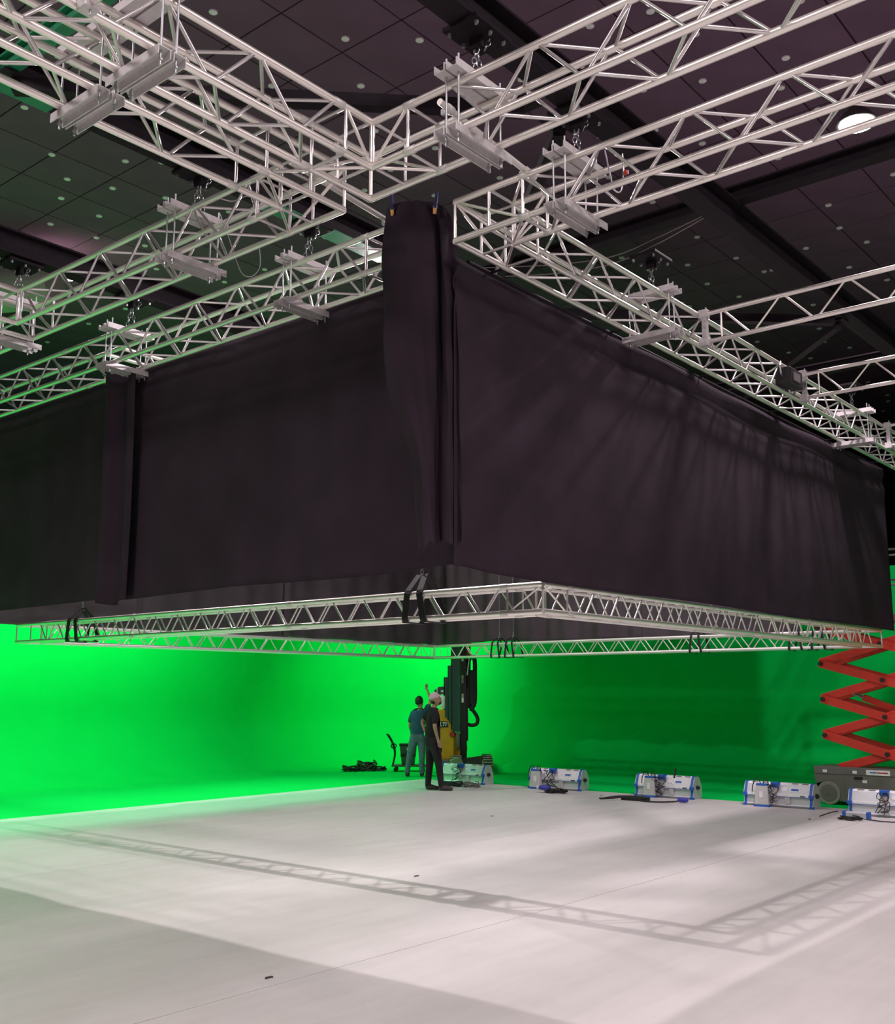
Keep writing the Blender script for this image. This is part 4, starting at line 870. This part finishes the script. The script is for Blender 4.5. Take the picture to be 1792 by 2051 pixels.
for z0_, w_, lb in ((.151, .33, 'lower dark tool crate on the trolley'), (.392, .39, 'upper dark tool crate with a pale label on the trolley')):
    Cc = empty('tool_crate', GF @ Vector((0, 0, z0_)), lb, 'crate', rz=RZ); CFm = WM[Cc]
    MB(CFm).add([(-w_/2+.02,-.16,0),(w_/2-.02,-.16,0),(w_/2-.02,.16,0),(-w_/2+.02,.16,0),(-w_/2,-.18,.19),(w_/2,-.18,.19),(w_/2,.18,.19),(-w_/2,.18,.19)], [(0,3,2,1),(4,5,6,7),(0,1,5,4),(1,2,6,5),(2,3,7,6),(3,0,4,7)]).build('crate_body', 'crate', Cc, bevel=.008)
    MB(CFm).box((-w_/2-.012,-.195,.19), (w_/2+.012,.195,.235)).build('crate_lid', 'dark', Cc, bevel=.01)
    for k in range(7): MB(CFm).box((-w_/2+.03+k*(w_-.08)/6,-.182,.03), (-w_/2+.045+k*(w_-.08)/6,-.168,.18)).build('crate_rib', 'crate', Cc)
    if z0_ > .3: MB(CFm).box((-.03,-.19,.09), (.06,-.181,.15)).build('crate_label', 'sticker', Cc)
cable_coil('cable_pile', (17.50, 17.50, 0), .15, 7, 'cable', 'small heap of black cable on the green floor', h=.13, seed=11, rad=.016)
cable_coil('cable_pile', (17.86, 17.32, 0), .20, 9, 'cable', 'tall heap of black cable on the green floor beside the trolley', h=.22, seed=12, rad=.018)
cable_coil('cable_pile', (18.08, 17.10, 0), .13, 5, 'cable', 'flat spread of black cable between the tall heap and the trolley', h=.10, seed=13, rad=.016)

# ------------------------------------------------------------------ people
def skin_obj(name, chains, m, parent, F_, sub=2):
    """chains: list of lists of (x,y,z,r[,r2]); equal points are welded so that limbs branch"""
    vs = []; rad = []; ed = []; idx = {}; roots = []
    for c in chains:
        prev = None
        for q in c:
            key = tuple(round(t, 4) for t in q[:3])
            if key not in idx:
                idx[key] = len(vs); vs.append(F_ @ Vector(q[:3])); rad.append((q[3], q[4] if len(q) > 4 else q[3]))
            if prev is None: roots.append(idx[key])
            elif prev != idx[key]: ed.append((prev, idx[key]))
            prev = idx[key]
    inv = WM[parent].inverted(); me = bpy.data.meshes.new(name); me.from_pydata([inv @ v for v in vs], ed, []); me.materials.append(M[m])
    o = bpy.data.objects.new(name, me); put(o, WM[parent], parent)
    sk = o.modifiers.new('skin', 'SKIN'); sk.use_smooth_shade = True
    comp = list(range(len(vs)))
    def find(i):
        while comp[i] != i: i = comp[i]
        return i
    for a, b in ed: comp[find(a)] = find(b)
    seen = set()
    for i, d in enumerate(me.skin_vertices[0].data):
        d.radius = rad[i]; d.use_root = False
    for r in roots:
        if find(r) not in seen: seen.add(find(r)); me.skin_vertices[0].data[r].use_root = True
    ss = o.modifiers.new('smooth', 'SUBSURF'); ss.levels = sub; ss.render_levels = sub
    return o
def hand(w, d, side, curl=.5, nrm=(0,-1,0)):
    """five separate fingers rooted in the palm: w wrist point, d hand direction, side = thumb direction"""
    w, d, s = Vector(w), Vector(d).normalized(), Vector(side).normalized(); s = (s - d*s.dot(d)).normalized(); nr = d.cross(s)
    palm = [(*w, .026, .020), (*(w+d*.045), .034, .016), (*(w+d*.085), .036, .014)]
    out = [palm]
    for k, ln in ((-1.5, .060), (-.5, .074), (.5, .080), (1.5, .072)):
        b = w + d*.082 + s*(k*.018)
        out.append([(*(b-d*.012), .0095), (*(b+d*ln*.5+nr*curl*.01), .0085), (*(b+d*ln*.8+nr*curl*.032), .0075), (*(b+d*ln*.92+nr*curl*.052), .0065)])
    t = w + d*.03 + s*.026
    out.append([(*t, .011), (*(t+d*.028+s*.020), .010), (*(t+d*.055+s*.024+nr*curl*.012), .0085)])
    return out
def head(parent, F_, c, yaw, tilt, hairm, hair=True, beard=None):
    Hf = F_ @ Matrix.Translation(c) @ Matrix.Rotation(yaw, 4, 'Z') @ Matrix.Rotation(-tilt, 4, 'Y')   # +x is the face
    def shp(d):
        x, y, z = d
        if x > 0 and z < 0: x *= 1 + .10*(-z)
        if z < -.2: y *= 1 - .28*(-z-.2); x = x*(1 - .05*(-z-.2)) + .10*(-z-.2)
        if x < 0 and z < -.3: x *= 1 - .35*(-z-.3)
        return (x, y, z)
    h = MB(Hf).ball((0, 0, 0), .098, .077, .122, 20, 14, shp)
    h.add([(.088,-.016,-.03),(.088,.016,-.03),(.095,0,.025),(.118,0,-.028),(.09,0,-.04)], [(0,3,2),(3,1,2),(0,4,3),(4,1,3),(0,2,1,4)])
    for s in (-1, 1): h.ball((-.008, s*.078, -.01), .020, .010, .032, 8, 6)
    h.build('head', 'skin', parent, smooth=True)
    for s in (-1, 1): MB(Hf).ball((.083, s*.031, .012), .011, .014, .009, 8, 6).build('eye', 'eye', parent, smooth=True); MB(Hf).ball((.092, s*.031, .012), .004, .006, .006, 6, 5).build('pupil', 'dark', parent, smooth=True)
    for s in (-1, 1): MB(Hf).bar((.090, s*.014, .033), (.084, s*.048, .031), .010, .007).build('eyebrow', hairm, parent)
    MB(Hf).bar((.094, -.024, -.066), (.094, .024, -.066), .008, .008).build('mouth', 'beard', parent)
    if hair:
        def hs(d):
            x, y, z = d
            if x > .35 and z < .35: x = .35 + (x-.35)*.1
            if z < -.35: z = -.35 + (z+.35)*.25
            return (x, y, z)
        MB(Hf).ball((-.012, 0, .022), .105, .088, .122, 20, 14, hs).build('hair', hairm, parent, smooth=True)
    if beard:
        MB(Hf).ball((.050, 0, -.080), .046, .050, .038, 14, 10).build('beard', beard, parent, smooth=True)
        MB(Hf).bar((.105, -.025, -.052), (.105, .025, -.052), .012, .012).build('moustache', beard, parent)
    return Hf

# man in the pink cap, seen from his right and slightly behind, looking up
P1 = empty('person', (15.2, 13.0, 0), 'man in a pale pink cap, black T-shirt and black trousers, one hand on his hip', 'person', rz=RZ); F1 = WM[P1]
pel, waist, chest, nb, nk = (-.02, 0, .90), (-.02, 0, 1.12), (-.01, 0, 1.34), (-.005, 0, 1.46), (.015, 0, 1.56)
rs, re, rw = (.045, -.185, 1.42), (.02, -.255, 1.17), (.085, -.22, .93)
ls, le, lw = (-.075, .17, 1.42), (-.225, .235, 1.24), (-.16, .13, 1.06)
rh, rk, ra = (.02, -.085, .86), (.10, -.10, .47), (.145, -.09, .10)
lh, lk, la = (-.055, .085, .86), (-.075, .09, .46), (-.105, .08, .10)
body = [[(*pel,.10,.085),(*waist,.10,.08),(*chest,.115,.08),(*nb,.062,.058),(*nk,.052,.052),(.025,0,1.62,.055,.055)],
        [(*chest,.115,.08),(*rs,.050),(*re,.040),(*rw,.026)], [(*chest,.115,.08),(*ls,.050),(*le,.040),(*lw,.026)],
        [(*pel,.10,.085),(*rh,.065),(*rk,.050),(*ra,.038)], [(*pel,.10,.085),(*lh,.065),(*lk,.050),(*la,.038)]]
hd = hand(rw, (.30, -.02, -.95), (.95, .1, .3), .6) + hand(lw, (.45, -.35, -.55), (.5, .2, .7), .7)
skin_obj('body', body + hd, 'skin', P1, F1)
skin_obj('t_shirt', [[(-.02,0,.77,.150,.132),(-.02,0,.86,.158,.140),(*waist[:2],1.04,.158,.132),(*chest,.182,.145),(-.005,0,1.455,.13,.12),(.004,0,1.53,.080,.080)],
                     [(*chest,.168,.125),(.042,-.17,1.42,.075),(.03,-.225,1.26,.066),(.026,-.24,1.20,.064)], [(*chest,.168,.125),(-.075,.165,1.42,.075),(-.16,.205,1.31,.066),(-.185,.215,1.28,.064)]], 'tee_black', P1, F1)
skin_obj('trousers', [[(-.02,0,1.02,.140,.12),(*pel,.150,.135),(.025,-.09,.82,.105),(.065,-.098,.64,.092),(*rk,.076),(.125,-.095,.27,.066),(.145,-.09,.10,.058),(.148,-.09,.05,.058)],
                      [(*pel,.148,.13),(-.055,.09,.82,.105),(-.068,.09,.64,.092),(*lk,.076),(-.092,.085,.27,.066),(-.105,.08,.10,.058),(-.107,.08,.05,.058)]], 'pants_black', P1, F1)
for (x, y), nm in (((.15, -.09), 0), ((-.10, .08), 1)):
    skin_obj('shoe', [[(x-.06, y, .056, .052, .056), (x+.02, y, .060, .052, .060), (x+.10, y-.01, .048, .052, .046), (x+.18, y-.02, .038, .045, .036), (x+.215, y-.022, .034, .034, .030)]], 'shoe', P1, F1, 2)
MB(F1).box((.10, -.235, .70), (.16, -.19, .79)).build('thigh_pocket', 'pants_black', P1, bevel=.012)
Hf = head(P1, F1, (.035, -.01, 1.665), .15, .28, 'beard', hair=False, beard='beard')
def capf(d):
    x, y, z = d
    if z < -.05: z = -.05 + (z+.05)*.15
    return (x, y, z)
MB(Hf).ball((-.012, 0, .035), .110, .090, .105, 20, 14, capf).build('cap_crown', 'cap', P1, smooth=True)
MB(Hf).add([(.055,-.078,.040),(.088,-.055,.045),(.098,0,.05),(.088,.055,.045),(.055,.078,.040),(.12,-.066,.045),(.165,-.035,.062),(.178,0,.068),(.165,.035,.062),(.12,.066,.045)], [(0,5,6,1),(1,6,7,2),(2,7,8,3),(3,8,9,4)]).build('cap_brim', 'cap', P1)
MB(Hf).bar((-.112, -.03, .01), (-.112, .03, .01), .008, .016).build('cap_strap', 'dark', P1)
MB(Hf).ball((-.040, 0, -.025), .060, .068, .055, 14, 10).build('nape_hair', 'hair', P1, smooth=True)
# man with his back turned, one arm raised
P2 = empty('person', (17.40, 15.35, 0), 'man seen from behind in a petrol blue T-shirt and jeans, one arm raised', 'person', rz=RZ); F2 = WM[P2]
pel, waist, chest, nb, nk = (0, 0, .86), (-.01, 0, 1.05), (.03, .02, 1.26), (.06, .03, 1.40), (.065, .04, 1.47)
ls, le, lw = (-.13, .0, 1.34), (-.165, .02, 1.08), (-.12, .14, .92)
rs, re, rw = (.19, .04, 1.39), (.29, .16, 1.62), (.215, .20, 1.83)
lh, lk, la = (-.08, 0, .82), (-.16, -.02, .44), (-.215, -.01, .10)
rh, rk, ra = (.09, 0, .82), (.105, -.02, .44), (.10, .0, .10)
body = [[(*pel,.09,.10),(*waist,.08,.10),(*chest,.08,.12),(*nb,.06,.062),(*nk,.052,.052),(.06,.04,1.53,.055,.055)],
        [(*chest,.08,.12),(*ls,.050),(*le,.040),(*lw,.026)], [(*chest,.08,.12),(*rs,.050),(*re,.040),(*rw,.026)],
        [(*pel,.09,.10),(*lh,.065),(*lk,.050),(*la,.038)], [(*pel,.09,.10),(*rh,.065),(*rk,.050),(*ra,.038)]]
hd = hand(lw, (.25, .6, -.7), (.9, .2, .3), .6) + hand(rw, (-.25, .15, .95), (-.8, -.5, .1), .7)
skin_obj('body', body + hd, 'skin', P2, F2)
skin_obj('t_shirt', [[(0,0,.78,.150,.172),(*waist[:2],1.00,.132,.160),(*chest,.138,.188),(.06,.03,1.39,.115,.125),(.064,.037,1.45,.078,.078)],
                     [(*chest,.125,.178),(-.125,.0,1.33,.075),(-.15,.01,1.20,.068),(-.157,.015,1.14,.066)], [(*chest,.125,.178),(.185,.04,1.385,.075),(.235,.09,1.49,.066),(.25,.11,1.53,.062)]], 'tee_teal', P2, F2)
skin_obj('jeans', [[(0,0,1.00,.125,.145),(*pel,.135,.155),(-.085,0,.78,.105),(-.12,-.01,.62,.092),(*lk,.076),(-.19,-.015,.27,.066),(-.213,-.01,.10,.062),(-.218,-.01,.05,.062)],
                   [(*pel,.135,.155),(.09,0,.78,.105),(.10,-.01,.62,.092),(*rk,.076),(.103,-.01,.27,.066),(.101,0,.10,.062),(.10,0,.05,.062)]], 'jeans', P2, F2)
for x, y in ((-.215, 0), (.10, .01)):
    skin_obj('shoe', [[(x, y-.07, .056, .052, .056), (x+.005, y+.01, .058, .052, .058), (x+.01, y+.09, .046, .052, .044), (x+.015, y+.16, .036, .044, .034), (x+.016, y+.19, .032, .032, .028)]], 'shoe', P2, F2, 2)
head(P2, F2, (.045, .05, 1.585), PI/2-.5, .25, 'hair')
